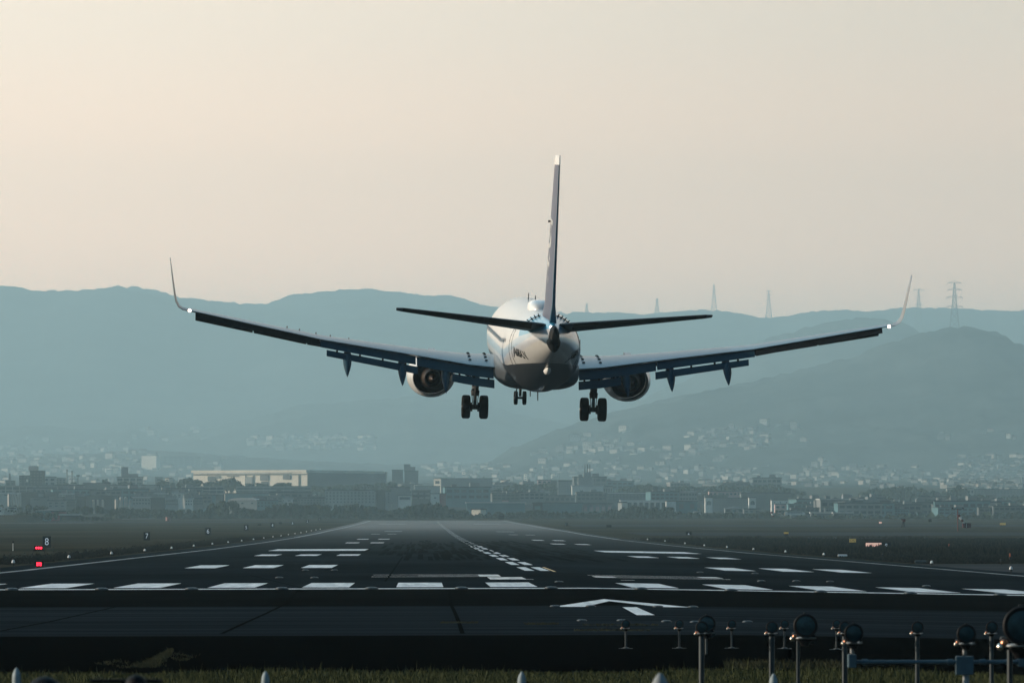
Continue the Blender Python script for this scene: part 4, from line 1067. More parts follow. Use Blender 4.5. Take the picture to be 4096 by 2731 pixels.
# ------------------------------------------------------------------ buildings of the town
def bm_(n, c, ns_=0.12, sc=0.05): return mat(n, c, 0.9, 0.1, noise=ns_, scale=sc)
MW = {'pale': bm_('pale_wall', (0.32,0.34,0.33)), 'white': bm_('white_wall', (0.72,0.72,0.68)), 'cream': bm_('cream_wall', (0.85,0.78,0.66)), 'grey': bm_('grey_wall', (0.13,0.145,0.15)),
      'dark': bm_('dark_wall', (0.035,0.035,0.042)), 'teal': bm_('teal_wall', (0.10,0.20,0.23)), 'mid': bm_('mid_wall', (0.20,0.215,0.22)), 'pink': bm_('pink_wall', (0.62,0.42,0.40)),
      'red': bm_('red_wall', (0.22,0.05,0.06)), 'green': bm_('green_net', (0.02,0.05,0.05))}
MW['dull'] = bm_('dull_cream_wall', (0.38,0.365,0.335))
M_win = mat('window_dark', (0.02,0.03,0.035), 0.4, 0.3, noise=0.2, scale=.3)
M_roofd = mat('roof_dark', (0.04,0.045,0.05), 0.9, 0.1, noise=0.2, scale=0.1)
M_roofl = mat('roof_light', (0.50,0.51,0.50), 0.6, 0.3, noise=0.15, scale=0.1)
def building(px0, px1, yt, yb, D, wall, label, nx=0, ny=0, rot=0, dp=None, roof='flat', rm=None, win=(.55,.5), band=False, name='building', cat='building', extra=None, grp=None, wm=None):
    if D >= 5000:
        Dq = 5000.0
        while Dq < 17000:
            c = at(px1, yb, Dq)
            if c.z <= hz(c.x, Dq): break
            Dq += 25
        D = Dq
    a = at(px0, yt, D); c = at(px1, yb, D); wd = (c.x-a.x)/max(.3, math.cos(rad(rot))); h = a.z-c.z
    g0 = min(gz(a.x, D), gz(c.x, D)) if D < 5500 else hz(c.x, D)
    sink = max(0, min(60, c.z-g0)) + 1.0            # walls go on down to the ground behind what stands in front
    dp = dp or max(8, min(wd*.6, 30))
    B = empty(name, (c.x, D, c.z), rad(-rot)); tag(B, label, cat, grp)
    b = MB(); b.box((-wd/2, dp/2, (h-sink)/2), (wd, dp, h+sink)); b.build('wall', MW[wall], B)
    if roof == 'flat':
        b = MB(); b.box((-wd/2, dp/2, h+.25), (wd+.6, dp+.6, .5)); b.build('roof', rm or M_roofd, B)
    elif roof == 'light':
        b = MB(); b.box((-wd/2, dp/2, h+.3), (wd+1, dp+1, .6)); b.build('roof', M_roofl, B)
    elif roof == 'gable':
        b = MB(); e = .5; hh = h*.45; b.prism([(-wd-e,-e,h),(e,-e,h),(-wd/2,-e,h+hh)], (0,0,0), (0,dp+2*e,0)); b.build('roof', rm or M_roofl, B)
    elif roof == 'ridge':
        b = MB(); e = .5; hh = h*.5; b.prism([(-wd-e,-e,h),(-wd-e,dp+e,h),(-wd-e,dp/2,h+hh)], (0,0,0), (wd+2*e,0,0)); b.build('roof', rm or M_roofl, B)
    elif roof == 'arch':
        b = MB(); pts = [(-wd/2-wd/2*math.cos(math.pi*k/12), -.3, h+h*.45*math.sin(math.pi*k/12)) for k in range(13)]; b.prism(pts, (0,0,0), (0,dp+.6,0)); b.build('roof', rm or M_roofl, B)
    if nx and ny:
        ww, hh = wd/nx, h/(ny+.2)
        if band:
            for j in range(ny):
                b = MB(); b.box((-wd/2, -.05, hh*(j+.55)), (wd*.94, .3, hh*win[1])); b.build('window_band', wm or M_win, B)
        else:
            b = MB(); b.box((0,0,0), (ww*win[0], .3, hh*win[1])); me = b.mesh('window', wm or M_win)
            for i in range(nx):
                for j in range(ny): inst('window', me, B, (-wd+ww*(i+.5), -.04, hh*(j+.55)))
    if extra: extra(B, wd, h, dp)
    return B
def plant(*boxes):
    def f(B, wd, h, dp):
        for (u, w_, hh) in boxes:
            b = MB(); b.box((-wd*(1-u), dp*.4, h+hh/2+.5), (w_, 4, hh)); b.build('roof_unit', MW['mid'], B)
    return f
S = 1.0
# far left works
building(119,170,1884,1944,4200,'dark','tall dark brown block with a single bright square, far left',4,5,10,win=(.5,.4),wm=MW['grey'],extra=plant((.2,6,3)))
def sq(B, wd, h, dp):
    b = MB(); b.box((-wd*.25,-.1,h*.55),(1.6,.3,2.0)); b.build('lit_panel', MW['cream'], B)
building(77,119,1903,1944,4195,'dark','lower dark brown block joined to the left of the tall one',3,4,0,extra=sq,wm=MW['grey'])
building(171,223,1908,1942,4300,'pale','pale cube of a building right of the tall dark block',2,2)
building(223,262,1914,1942,4350,'mid','small mid grey building behind the round trees at the left',3,3)
building(24,58,1924,1944,4300,'grey','small grey rooftop building at the left edge behind the works',2,1,extra=plant((.4,1,5)))
def racks(n, rows):
    def f(B, wd, h, dp):
        for i in range(n+1):
            b = MB(); b.box((-wd+wd*i/n, -.3, h/2), (.35,.3,h)); b.build('column', MW['pale'], B)
        for j in range(rows+1):
            b = MB(); b.box((-wd/2, -.45, h*j/rows), (wd,.3,.4)); b.build('floor_edge', MW['pale'], B)
    return f
building(-60,133,1945,1972,3950,'dark','long open sided dark rack building along the left edge',0,0,0,extra=racks(7,2))
building(134,332,1941,1974,3900,'mid','long blank grey warehouse wall behind the tanks at left',4,1,0,win=(.08,.22),roof='flat')
building(268,306,1937,1942,3990,'pale','small gabled skylight roof on top of the left warehouse',0,0,0,roof='gable')
building(333,440,1933,1976,3950,'grey','darker taller warehouse joining the blank grey one')
building(440,631,1941,1976,3900,'pale','widest pale warehouse box left of the pillared gallery',0,0)
building(631,700,1943,1974,3920,'teal','blue grey shed end right of the widest pale warehouse',0,0)
building(283,310,1956,1974,3700,'mid','small grey lean-to in front of the left warehouse',1,1,win=(.5,.4))
for (x0,x1,yt,yb,w_,lab,nx) in [(-40,95,1974,1984,'pale','long low white edged roof at far left above the twin tanks',0),(85,240,1970,1990,'dark','low brown roofed works building behind the left tanks',0),
    (120,290,1990,2003,'grey','long dark roofed shed in the left works',0),(240,300,1976,1990,'pale','pale low block in the left works',2),(190,262,2003,2030,'mid','wide plain shed front below the dark roofed shed',0),
    (262,303,2000,2028,'grey','lattice fronted shed beside the wide plain shed',3),(300,340,1988,2020,'dark','dark pipework building between the tank groups',2),(340,470,1984,1998,'dark','dark shed roof above the three small tanks',6),
    (530,602,1990,2020,'pale','pale two windowed block right of the white tanks',2),(603,660,1993,2020,'dark','dark glazed block next to the two windowed block',4),(560,610,1964,1982,'mid','square grey block above the two windowed one',1),
    (618,668,1975,1992,'pale','pale block with small windows above the dark glazed block',3),(690,745,1974,1990,'white','white arched shed roof left of the dark gallery',0),(745,860,1980,1998,'teal','pale blue long shed below the dark gallery',0),
    (664,712,1996,2022,'pale','pale jumble block by the small trees',2),(740,770,1995,2022,'white','white rimmed tower box in the works',1),(775,812,1995,2020,'mid','small grey block left of the big round tree',2),
    (1028,1110,2002,2030,'teal','blue grey flat shed right of the arched white shed',2),(1090,1170,1996,2006,'white','thin white roofed building behind the shed',0),(1195,1260,1978,1992,'white','stepped white roof left of the window row block',0),
    (1190,1300,1992,2016,'mid','grey block with a dark window below the stepped roof',3)]:
    building(x0,x1,yt,yb,3550-(yb-1990)*8,w_,lab,max(3,nx*3),2 if yb-yt > 13 else 1,0,win=(.45,.4),extra=plant((.25,3,2),(.7,2,1.4)), roof='light' if w_ in('white','pale') else 'flat')
building(911,1028,2000,2022,3320,'pale','white arched roof shed behind the big round tree',3,1,12,roof='arch',win=(.2,.3))
# galleries
def gallery(B, wd, h, dp):
    n = max(6, int(wd/4))
    for i in range(n+1):
        b = MB(); b.box((-wd+wd*i/n, -.3, h/2), (.5,.3,h)); b.build('column', MW['mid'], B)
    for j in (0,.5,1):
        b = MB(); b.box((-wd/2,-.5,h*j),(wd,.3,.55)); b.build('floor_edge', MW['pale'], B)
building(726,895,1946,1974,3850,'dark','dark open gallery with thin columns left of centre',0,0,extra=gallery)
building(946,1242,1946,1974,3850,'grey','long pale columned gallery below the bright hangar',0,0,extra=gallery,wm=MW['pale'])
building(900,1250,1974,1993,3800,'teal','long pale blue grey shed below the columned gallery',0,0)
# bright hangar with its shaded end
def hangar():
    D = 4300; c = at(1229, 1945, D); top = at(1229, 1888, D); h = top.z-c.z
    th = rad(27); L1 = (1229-765)*D/F/math.cos(th); L2 = 118.0
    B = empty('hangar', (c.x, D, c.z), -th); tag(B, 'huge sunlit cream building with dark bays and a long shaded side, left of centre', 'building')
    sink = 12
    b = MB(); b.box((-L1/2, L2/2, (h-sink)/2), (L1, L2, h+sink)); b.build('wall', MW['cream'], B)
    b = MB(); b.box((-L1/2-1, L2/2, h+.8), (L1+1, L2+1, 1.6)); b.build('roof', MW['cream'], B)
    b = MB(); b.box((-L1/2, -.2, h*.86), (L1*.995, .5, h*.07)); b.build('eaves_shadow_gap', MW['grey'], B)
    b = MB(); b.box((.3, L2/2, (h-sink)/2), (.5, L2*.998, h+sink-.2)); b.build('side_shade_panel', MW['mid'], B)  # grey panel paints the unlit long side of the cream hangar
    for (u0, u1, v0, v1) in [(.76,.66,.48,.76),(.935,.86,.45,.80)]: pass
    for (u0, u1, v0, v1, w_) in [(.13,.20,.40,.76,'grey'),(.46,.465,0,.8,'grey'),(.53,.534,0,.8,'grey'),(.59,.665,.42,.80,'mid'),(.60,.66,0,.36,'grey'),(.79,.855,.50,.80,'mid'),(.925,.935,0,.8,'grey'),(.465,.52,.20,.70,'pale'),(.2,.24,.6,.78,'mid'),(.30,.40,.72,.78,'mid')]:
        b = MB(); b.box((-L1*(1-(u0+u1)/2), -.25, h*(v0+v1)/2), (L1*(u1-u0), .5, h*(v1-v0))); b.build('dark_bay', MW[w_], B)
    b = MB(); b.box((-L1*.55,-.4,h*.97),(L1*.8,.3,h*.05)); b.build('fascia', MW['white'], B)
hangar()
building(1515,1548,1890,1930,4700,'pale','pale hazy block between the shaded hangar side and twin towers',0,0)
building(1568,1612,1880,1938,4800,'grey','left one of the hazy twin tower blocks',4,5,wm=MW['grey'])
building(1618,1673,1884,1936,4780,'grey','right one of the hazy twin tower blocks',4,5,wm=MW['grey'],extra=plant((.2,5,5),(.6,4,3)))
# striped apartment house on the slope
building(565,625,1822,1876,5600,'cream','sunlit apartment house striped with seven balcony rows on the slope',0,7,22,band=True,win=(.9,.5),wm=M_win,roof='flat')
building(628,800,1826,1870,5700,'mid','broad hazy apartment block right of the striped one',8,5,wm=MW['grey'])
building(420,447,1873,1892,5300,'cream','small bright house far left of the striped apartment house',2,2,22,wm=MW['mid'])
building(458,484,1863,1876,5300,'cream','low bright house just left of the striped apartment house',2,1,22,wm=MW['mid'])
building(467,570,1908,1942,4500,'pale','white framed building with large grey bays behind the trees',4,2,win=(.75,.7),extra=plant((.3,5,7),(.6,8,2)))
building(622,650,1910,1925,4800,'pale','small pale house right of the framed building',1,1)
building(660,676,1912,1926,4700,'cream','tiny lit house above the tree row, left of the hangar',1,1,22)
# middle
building(1300,1500,1962,2014,3600,'pale','long window row apartment block left of the runway end',14,4,0,win=(.45,.5),roof='flat',wm=MW['grey'])
building(1500,1562,1966,2014,3560,'mid','stepped end block beside the long apartment block',4,4,win=(.35,.5))
building(1505,1541,1962,1980,3500,'dark','dark square tank house on the long apartment block roof',0,0)
building(1562,1640,1950,2004,3700,'mid','plain blank grey block right of the apartment block',0,0)
def ringy(B, wd, h, dp):
    b = MB(); b.box((-wd/2,-.2,h*.5),(wd*.8,.4,h*.5)); b.build('dark_bay', MW['grey'], B)
building(1593,1645,1982,2002,3500,'white','low white building with one long dark opening',0,0,extra=ringy)
building(1649,1722,1962,2000,3650,'dark','dark fronted block left of the white cube',3,2,win=(.7,.4),wm=MW['mid'])
building(1722,1758,1975,2003,3450,'white','plain white cube beside a red wall near the centre',1,1,0,win=(.2,.2))
building(1758,1784,1975,2003,3460,'red','dull red wall beside the white cube')
building(1784,1863,1960,2003,3660,'grey','grey block right of the red wall',6,3)
building(1863,2060,1964,2004,3700,'mid','long low many windowed grey block at centre right',16,3,wm=MW['grey'])
building(1735,1764,1914,1940,4900,'cream','bright hazy house left of the long roof',1,1,22)
building(1655,1682,1938,1958,4600,'white','white house above the dark fronted block',1,1,10)
building(1764,1970,1914,1945,4500,'mid','wide hazy hall with a dark roof line near the centre',10,2,wm=MW['mid'])
building(1660,1760,1945,1962,4400,'pale','pale low row in front of the hazy hall',0,0)
building(1848,1862,1886,1912,5200,'cream','narrow bright tower house above the hazy hall',1,3,22,wm=MW['mid'])
building(1890,1905,1888,1904,5300,'pale','faint pale house next to the narrow tower house',1,1,22)
building(2002,2025,1920,1938,4900,'cream','bright hazy cube left of the wooded mound',1,1,22)
building(2204,2220,1896,1916,5200,'cream','bright narrow house above the wooded mound',1,2,22)
building(2095,2108,1895,1920,5200,'cream','bright narrow slab left of the mound top',1,3,22)
building(2150,2206,1920,1934,4600,'pink','pinkish low house among the mound trees',3,1)
building(2232,2288,1926,1972,4400,'mid','pinkish grey apartment block left of the white hall',5,4,wm=MW['grey'])
building(2204,2290,1922,1930,4420,'dark','dark long roof above the pinkish grey block',0,0)
def terminal(B, wd, h, dp):
    b = MB(); b.box((-wd*.55, 6, h+3),(wd*.5,8,5)); b.build('upper_storey', MW['pale'], B)
    b = MB(); b.box((-wd*.5, 6, h+7),(wd*.25,6,3)); b.build('roof_cabin', MW['pale'], B)
    for k in (.42,.5,.58):
        b = MB(); b.bar((-wd*k,6,h+8),(-wd*k,6,h+14),.3); b.build('aerial', MW['grey'], B)
building(2288,2413,1944,1976,3900,'white','white three storey building with long window bands right of centre',0,2,0,band=True,win=(.8,.28),extra=terminal,roof='light',wm=MW['grey'])
building(2413,2450,1946,1978,3920,'pale','striped annexe at the right of the white three storey building',4,1,win=(.4,.7))
building(2413,2660,1974,1998,3750,'grey','long low two level grey hall under the wooded hill',18,2,wm=MW['mid'],roof='light')
building(2665,2800,1975,2000,3750,'grey','dark glazed continuation of the long grey hall',10,1,roof='light',wm=MW['dark'])
building(2100,2300,1982,2008,3650,'grey','dark blue grey hall in front of the white three storey building',10,1)
building(1866,2100,2011,2032,3200,'teal','pale blue hall wall left of the arched post',0,0,roof='light')
building(2130,2170,2012,2046,3180,'dark','dark doorway block in the long pale blue hall',1,1,wm=MW['teal'])
building(2170,2330,2012,2048,3190,'teal','long blank pale blue hall with a dark roof edge',0,0)
building(2330,2450,2015,2050,3200,'mid','patchwork pinkish sheds right of the pale blue hall',5,1,win=(.6,.7),wm=MW['pink'])
building(2010,2034,2000,2040,3250,'pink','pinkish narrow tower left of the dark doorway',1,2)
building(1886,1912,2040,2056,2960,'cream','broken looking small sunlit hut left of the white hut',1,1,20)
building(1888,1922,2037,2042,2950,'cream','flat sunlit canopy above the broken looking hut',0,0,20)
# placed from the enlarged centre of the photograph
# right
def colon(B, wd, h, dp):
    for k in range(9):
        b = MB(); b.box((-wd*k/8,-.6,h*.45),(1.0,.5,h*.9)); b.build('column', MW['white'], B)
    b = MB(); b.box((-wd/2,-.8,h*.94),(wd+1,.5,h*.14)); b.build('fascia', MW['white'], B)
building(2485,2665,2004,2040,3150,'grey','white framed colonnade building behind the right hand trees',0,0,0,extra=colon,roof='light')
building(2472,2487,2010,2042,3140,'white','curved white end wall of the colonnade building',0,0,20)
building(2665,2704,2004,2052,3130,'white','tall white end block right of the colonnade',1,1,0,win=(.4,.12))
building(2704,2790,2006,2040,3160,'teal','pale blue block right of the colonnade end',2,1,win=(.4,.7),wm=MW['grey'])
def arch(B, wd, h, dp):
    b = MB(); pts = [(-wd*.2,-.15,h*.05)]+[(-wd/2+wd*.3*math.cos(math.pi*k/8),-.15,h*.35+h*.25*math.sin(math.pi*k/8)) for k in range(9)]+[(-wd*.8,-.15,h*.05)]
    b.prism(pts, (0,0,0), (0,-.2,0)); b.build('arched_window', MW['grey'], B)
building(2821,2850,1990,2020,3500,'white','left white tower with an arched window on the long building',0,0,0,extra=arch)
building(2996,3024,1990,2020,3500,'white','right white tower with an arched window on the long building',0,0,0,extra=arch)
building(2850,2996,1992,2024,3530,'mid','long pinkish grey block between two white arched towers',12,3,wm=MW['grey'])
building(2836,2965,1966,1982,3800,'pink','hazy pinkish terrace under the wooded hill',8,1)
building(2965,3166,1972,2000,3700,'grey','dark flat roofed hall behind the right arched tower',0,0)
building(3086,3181,2000,2017,3450,'white','bright white low building right of the arched towers',4,1,win=(.2,.4),wm=MW['grey'])
building(3100,3165,2017,2036,3400,'pink','pinkish front below the bright white low building',3,1)
building(3166,3236,2018,2040,3420,'dark','dark blue shed right of the pinkish front',0,0)
building(2900,2975,2033,2050,3200,'mid','slanting pale shed roofs left of the small windsock',3,1,roof='gable')
building(2975,3040,2036,2052,3150,'mid','low grey shed close to the small windsock',3,1)
building(3245,3330,2052,2075,3000,'grey','long dark shed with a white roof edge, left one of two',4,1,roof='light')
building(3335,3412,2052,2075,2990,'grey','long dark shed with a bluish roof edge, right one of two',3,1,roof='light')
building(3547,3566,2012,2029,3500,'cream','bright cream cube on the right horizon of roofs',1,1,15)
building(3433,3447,2012,2028,3500,'cream','small bright house left of the bright cream cube',1,1,20)
building(3592,3674,2050,2062,3050,'teal','long low pale green shed in the right distance',0,0,roof='light')
building(3672,3702,2050,2078,3000,'green','square turquoise netted structure at the right')
building(3806,3834,2001,2028,3500,'pink','pink building with vertical ribs near the windsock',6,1,20,win=(.4,.8))
building(3834,3868,2001,2028,3520,'mid','shaded wing of the pink ribbed building',3,2,0)
building(3796,3836,2028,2042,3450,'cream','low bright base building below the pink ribbed one',4,1,15,win=(.3,.3))
building(3868,3950,2032,2043,3450,'cream','long bright low building right of the pink ribbed one',9,1,15,win=(.3,.5))
building(4020,4130,2032,2043,3450,'cream','long bright low building cut by the right picture edge',8,1,15,win=(.3,.5))
building(3868,3896,1954,1976,4300,'pale','pale square block beside the round tree lump at right',2,1)
building(3896,4130,1957,1974,4350,'mid','long pale terrace of flats at the right edge',18,2,wm=MW['grey'])
building(3788,3815,1953,1970,4400,'pale','pale house left of the round tree lump',2,1)
building(3975,3992,2020,2028,3700,'cream','tiny bright house right of the long bright building',1,1)
building(3700,3708,2012,2024,3600,'pink','tiny pinkish tower in the right distance',1,2)
# left foreground sheds
building(-20,12,2034,2050,2700,'white','small house with a pointed white roof at the left edge, beside another',1,1,roof='gable')
building(14,48,2030,2042,2750,'pale','pale gabled house at the far left above the parked vans',1,1,roof='gable')
building(143,245,2042,2058,2650,'teal','wide shed with a low white gable roof at lower left',3,1,0,roof='gable',win=(.5,.4))
building(205,262,2046,2068,2600,'red','dull red front of the lower left sheds',0,0,roof='flat')
building(240,320,2060,2074,2580,'dark','long shed with a pale sloping roof right of the red front',0,0,roof='light')
# cars, tanks, poles in the far left works
def tanks(px, yt, yb, D, wpx, label, grp):
    a = at(px, yt, D); c = at(px, yb, D); r = wpx*D/F/2; T = empty('storage_tank', tuple(c)); tag(T, label, 'tank', grp)
    b = MB(); b.lathe([(-6,r),(a.z-c.z,r)], (0,0,0), 'Z', 18); b.build('shell', M_tank, T, smooth=40)
    b = MB(); b.lathe([(a.z-c.z,r),(a.z-c.z+r*.3,r*.7),(a.z-c.z+r*.4,.05)], (0,0,0), 'Z', 18, capA=False); b.build('cone_roof', M_tank, T, smooth=40)
M_tank = mat('tank_steel', (0.30,0.29,0.28), 0.35, 0.5, metal=0.6, noise=0.15, scale=.3)
for i, (px, w_) in enumerate([(38,15),(56,15),(74,12)]): tanks(px, 1976, 2008, 3450, w_, 'tall upright tank at far left, %s of three from the left' % ORD[i], 'three tall tanks at far left')
for i, (px, w_) in enumerate([(374,9),(392,9),(411,9)]): tanks(px, 2000, 2012, 3450, w_, 'small upright tank, %s of the three small ones' % ORD[i], 'three small tanks')
for i, (px, w_, yt) in enumerate([(466,14,1998),(485,13,1990),(503,14,1990),(521,11,1998)]): tanks(px, yt, 2015, 3440, w_, 'sunlit upright tank, %s from left in the group of four' % ORD[i], 'four sunlit tanks')
for i, (px, py, D, col, lab) in enumerate([(42,2043,2500,'white','white van parked at far left, the left one of two'),(54,2044,2500,'white','white van parked at far left, the right one of two'),
     (3180,2060,2900,'white','long white bus like vehicle parked beyond the right grass'),(2788,2059,2900,'white','white truck parked by the trees right of the runway end'),(2702,2062,2900,'white','small white car by the far right trees'),(2527,2059,2900,'cream','small pale car below the colonnade trees')]):
    c = at(px, py+3, D); L = 9.5 if i == 2 else (2.6 if i < 2 else 3.6); h = 2.2 if i == 2 else 2.1
    V = empty('parked_van' if i < 4 else 'parked_car', (c.x, D, c.z)); tag(V, lab, 'van' if i < 4 else 'car', 'far parked vehicles')
    b = MB(); b.prism([(-L/2,0,.4),(L/2,0,.4),(L/2,0,h*.6),(L*.38,0,h),(-L*.42,0,h),(-L/2,0,h*.7)], (0,0,0), (0,1.8,0)); b.build('body', MW[col], V)
    b = MB(); b.box((0,-.02,h*.75),(L*.75,.06,h*.18)); b.build('window_band', M_win, V)
    for sx in (-1, 1):
        b = MB(); b.lathe([(-.1,.38),(.1,.38)], (sx*L*.32,0,.38), 'Y', 12); b.build('wheel', M_rub, V)
for i, (px, yt, yb, D, lab) in enumerate([(312,1902,1942,4300,'thin tall mast with a round head above the left works roofs'),(268,1880,1942,4300,'dark thin chimney in the haze above the left works'),(288,1885,1942,4350,'lattice like mast right of the thin chimney'),(1566,2012,2050,3000,'thin pale lamp post left of the runway end trees'),(40,1912,1942,4300,'short dark stack at the left edge')]):
    a = at(px, yt, D); c = at(px, yb, D); P = empty('mast', tuple(c)); tag(P, lab, 'mast'); b = MB(); b.bar((0,0,-3),(0,0,a.z-c.z),.5 if i != 3 else .15,.35 if i != 3 else .12,n=6); b.build('shaft', MW['grey'] if i != 3 else MW['pale'], P)
    b = MB(); b.box((0,0,a.z-c.z),(2.4 if i == 0 else 1.0,1,1.2 if i != 3 else .3)); b.build('head', MW['grey'], P)

# ------------------------------------------------------------------ hillside houses, hazy town rows
random.seed(99)
def house_proto(wall, rf, kind):
    E = empty('hillside_house'); b = MB(); b.box((0,0,2),(9,8,10)); b.build('wall', MW[wall], E)
    b = MB()
    if kind: b.prism([(-5,-4.5,7),(5,-4.5,7),(0,-4.5,9.6)], (0,0,0), (0,9,0))
    else: b.box((0,0,7.2),(9.6,8.6,.5))
    b.build('roof', rf, E)
    w_ = MB(); w_.box((0,0,0),(1.4,.2,1.3)); wme_ = w_.mesh('window', M_win)
    for (x, z) in [(-2.6,4.8),(0,4.8),(2.6,4.8)]: inst('window', wme_, E, (x,-4.06,z))
    return E
HP = [house_proto('dull', M_roofd, 1), house_proto('pale', M_roofd, 0), house_proto('mid', M_roofd, 1), house_proto('grey', M_roofd, 0)]
HU = [False]*4
def scatter(poly, D0, D1, n, label, grp, lit=.4, smin=.9, smax=2.0):
    x0, x1, y0, y1 = poly
    for k in range(int(n*.84)):
        px = random.uniform(x0, x1); py = random.uniform(y0, y1)+12*math.sin(px*.03)+random.gauss(0,4)
        t = (py-y0)/max(1, (y1-y0)); D = None; Dq = D0
        while Dq < D1:                              # walk out until the sight line meets the hillside
            p = at(px, py, Dq)
            if p.z <= hz(p.x, Dq): D = Dq; break
            Dq += 40
        if D is None: continue
        i = random.choices([0,1,2,3], [lit,lit*.7,1-lit,1-lit])[0]
        o = HP[i] if not HU[i] else copy_tree(HP[i]); HU[i] = True
        s = random.uniform(smin, smax)*D/9000.0*.58
        o.location = (p.x, D, hz(p.x, D)-1.5*s); o.rotation_euler = (0,0,-rad(random.uniform(5, 40))); o.scale = (s*random.uniform(.8,1.7), s, s*random.uniform(.7,1.3))
        tag(o, label, 'house', grp)
scatter((2300,2560,1735,1810), 5200, 16000, 34, 'small pale house scattered on the hazy slope right of the wheels', 'houses on the slope right of the wheels', .6, 1.0, 2.2)
scatter((2100,2320,1800,1850), 5200, 14000, 12, 'small pale house at the left end of the slope right of the wheels', 'houses low on the slope right of the wheels', .6)
scatter((2780,3060,1715,1800), 5200, 16000, 26, 'small faint house on the spur below the right wing', 'houses on the spur below the right wing', .35, .9, 1.8)
scatter((3100,3230,1700,1775), 5200, 16000, 12, 'small faint house on the spur beside the low pylon', 'houses beside the low pylon', .35)
scatter((3210,3460,1865,1930), 5200, 12000, 34, 'small hazy house in the cluster at the foot of the right hills', 'houses at the foot of the right hills', .45, .8, 1.6)
scatter((3480,3700,1885,1925), 5200, 12000, 26, 'small hazy house in the cluster above the right wooded mound', 'houses above the right wooded mound', .4, .8, 1.6)
scatter((3850,4096,1840,1965), 5200, 12000, 60, 'small hazy house packed on the slope at the right edge', 'houses on the slope at the right edge', .3, .7, 1.5)
scatter((3760,4096,1730,1770), 5200, 14000, 10, 'faint house high on the slope at the right edge', 'houses high at the right edge', .2)
scatter((1100,1350,1745,1790), 5200, 16000, 22, 'small faint house on the hazy slope above the hangar', 'houses above the hangar', .5, .9, 1.7)
scatter((550,830,1735,1765), 5200, 16000, 14, 'faint house on the hazy slope above the striped apartment house', 'houses above the striped apartment house', .35)
scatter((0,560,1760,1900), 5200, 14000, 50, 'faint small house on the hazy slope at the left', 'houses on the left slope', .3, .8, 1.6)
scatter((2330,2800,1860,1925), 5200, 10000, 26, 'hazy house in the band above the white three storey building', 'houses above the white building', .4, .8, 1.6)
scatter((2800,3200,1900,1945), 5200, 10000, 20, 'hazy house in the band above the right wooded ridge', 'houses above the right wooded ridge', .3, .8, 1.6)
def town_mass():
    rnd = random.Random(4)
    for nm, wall, n in (('pale', 'dull', 420), ('grey', 'mid', 520)):
        b = MB()
        for k in range(n):
            x0, x1, y0, y1 = rnd.choice([(0,620,1790,1935),(0,900,1840,1940),(1000,1500,1750,1800),(1700,2300,1860,1925),(2250,2900,1790,1935),(2800,3500,1870,1945),(3450,4096,1880,1960),(3800,4096,1830,1965),(3850,4096,1850,1965),(2750,3080,1720,1800)])
            px = rnd.uniform(x0, x1); py = rnd.uniform(y0, y1); Dq = 5100; hit = False
            while Dq < 16500:
                p = at(px, py, Dq)
                if p.z <= hz(p.x, Dq): hit = True; break
                Dq += 50
            if not hit: continue
            q = Dq/9000.0; a = -rad(rnd.uniform(5,50)); R_ = Matrix.Rotation(a, 3, 'Z'); w_, d_, h_ = rnd.uniform(5,14)*q, rnd.uniform(5,9)*q, rnd.uniform(3.5,8)*q
            b.box((p.x, Dq, p.z+h_*.3), (w_, d_, h_), 0, R_)
            if rnd.random() < .6:
                c0 = Vector((p.x, Dq, p.z+h_*.8)); e = [c0+R_@Vector(v) for v in ((-w_*.55,-d_*.55,0),(w_*.55,-d_*.55,0),(w_*.55,d_*.55,0),(-w_*.55,d_*.55,0),(-w_*.5,0,h_*.4),(w_*.5,0,h_*.4))]
                b.add(e, [(0,1,5,4),(2,3,4,5),(0,4,3),(1,2,5)], 1)
        o = b.build('hillside_town', [MW[wall], M_roofd]); tag(o, {'pale':'countless small pale houses of the suburb spread over the hazy slopes','grey':'countless grey houses of the suburb spread over the hazy slopes'}[nm], 'houses', kind='stuff')
town_mass()
# low town rows seen between the trees
def town_proto(wall, rf):
    E = empty('town_building'); b = MB(); b.box((0,0,1.5),(14,10,9)); b.build('wall', MW[wall], E)
    b = MB(); b.box((0,0,6.2),(14.6,10.6,.4)); b.build('roof', rf, E)
    w_ = MB(); w_.box((0,0,0),(1.6,.2,1.2)); wme_ = w_.mesh('window', M_win)
    for x in (-5.6,-3.4,-1.2,1.2,3.4,5.6):
        for z in (4.3,1.7): inst('window', wme_, E, (x,-5.06,z))
    u_ = MB(); u_.box((2.5,1,7.2),(3,3,1.8)); u_.build('roof_unit', MW['mid'], E)
    u_ = MB(); u_.box((-4,0,6.9),(1.6,2,1.2)); u_.build('roof_unit', MW['grey'], E)
    return E
TP = [town_proto('mid', M_roofd), town_proto('mid', M_roofl), town_proto('grey', M_roofd), town_proto('teal', M_roofd)]; TU = [False]*4
def rows(x0, x1, yb, D, n, label, grp):
    for k in range(n):
        px = random.uniform(x0, x1); c = at(px, yb+random.uniform(-4,4), D+random.uniform(-60,60))
        i = random.choices(range(4), [3,1.5,4,2])[0]; o = TP[i] if not TU[i] else copy_tree(TP[i]); TU[i] = True
        o.location = (c.x, c.y, c.z); s = random.uniform(.6, 1.25); o.scale = (s*random.uniform(.7,1.8), s, s*random.uniform(.6,1.2)); o.rotation_euler = (0,0,rad(random.uniform(-6,20)))
        tag(o, label, 'building', grp)
rows(0, 760, 1998, 3600, 15, 'low works building in the crowded roofs at the left', 'low roofs in the left works')
rows(700, 1300, 2012, 3450, 6, 'low roof between the round tree and the hangar', 'low roofs below the hangar')
rows(1560, 2900, 2003, 3620, 14, 'low hazy roof in the town behind the runway end', 'low roofs behind the runway end')
rows(3180, 4100, 2043, 3400, 22, 'low hazy roof in the town at the right', 'low roofs at the right')
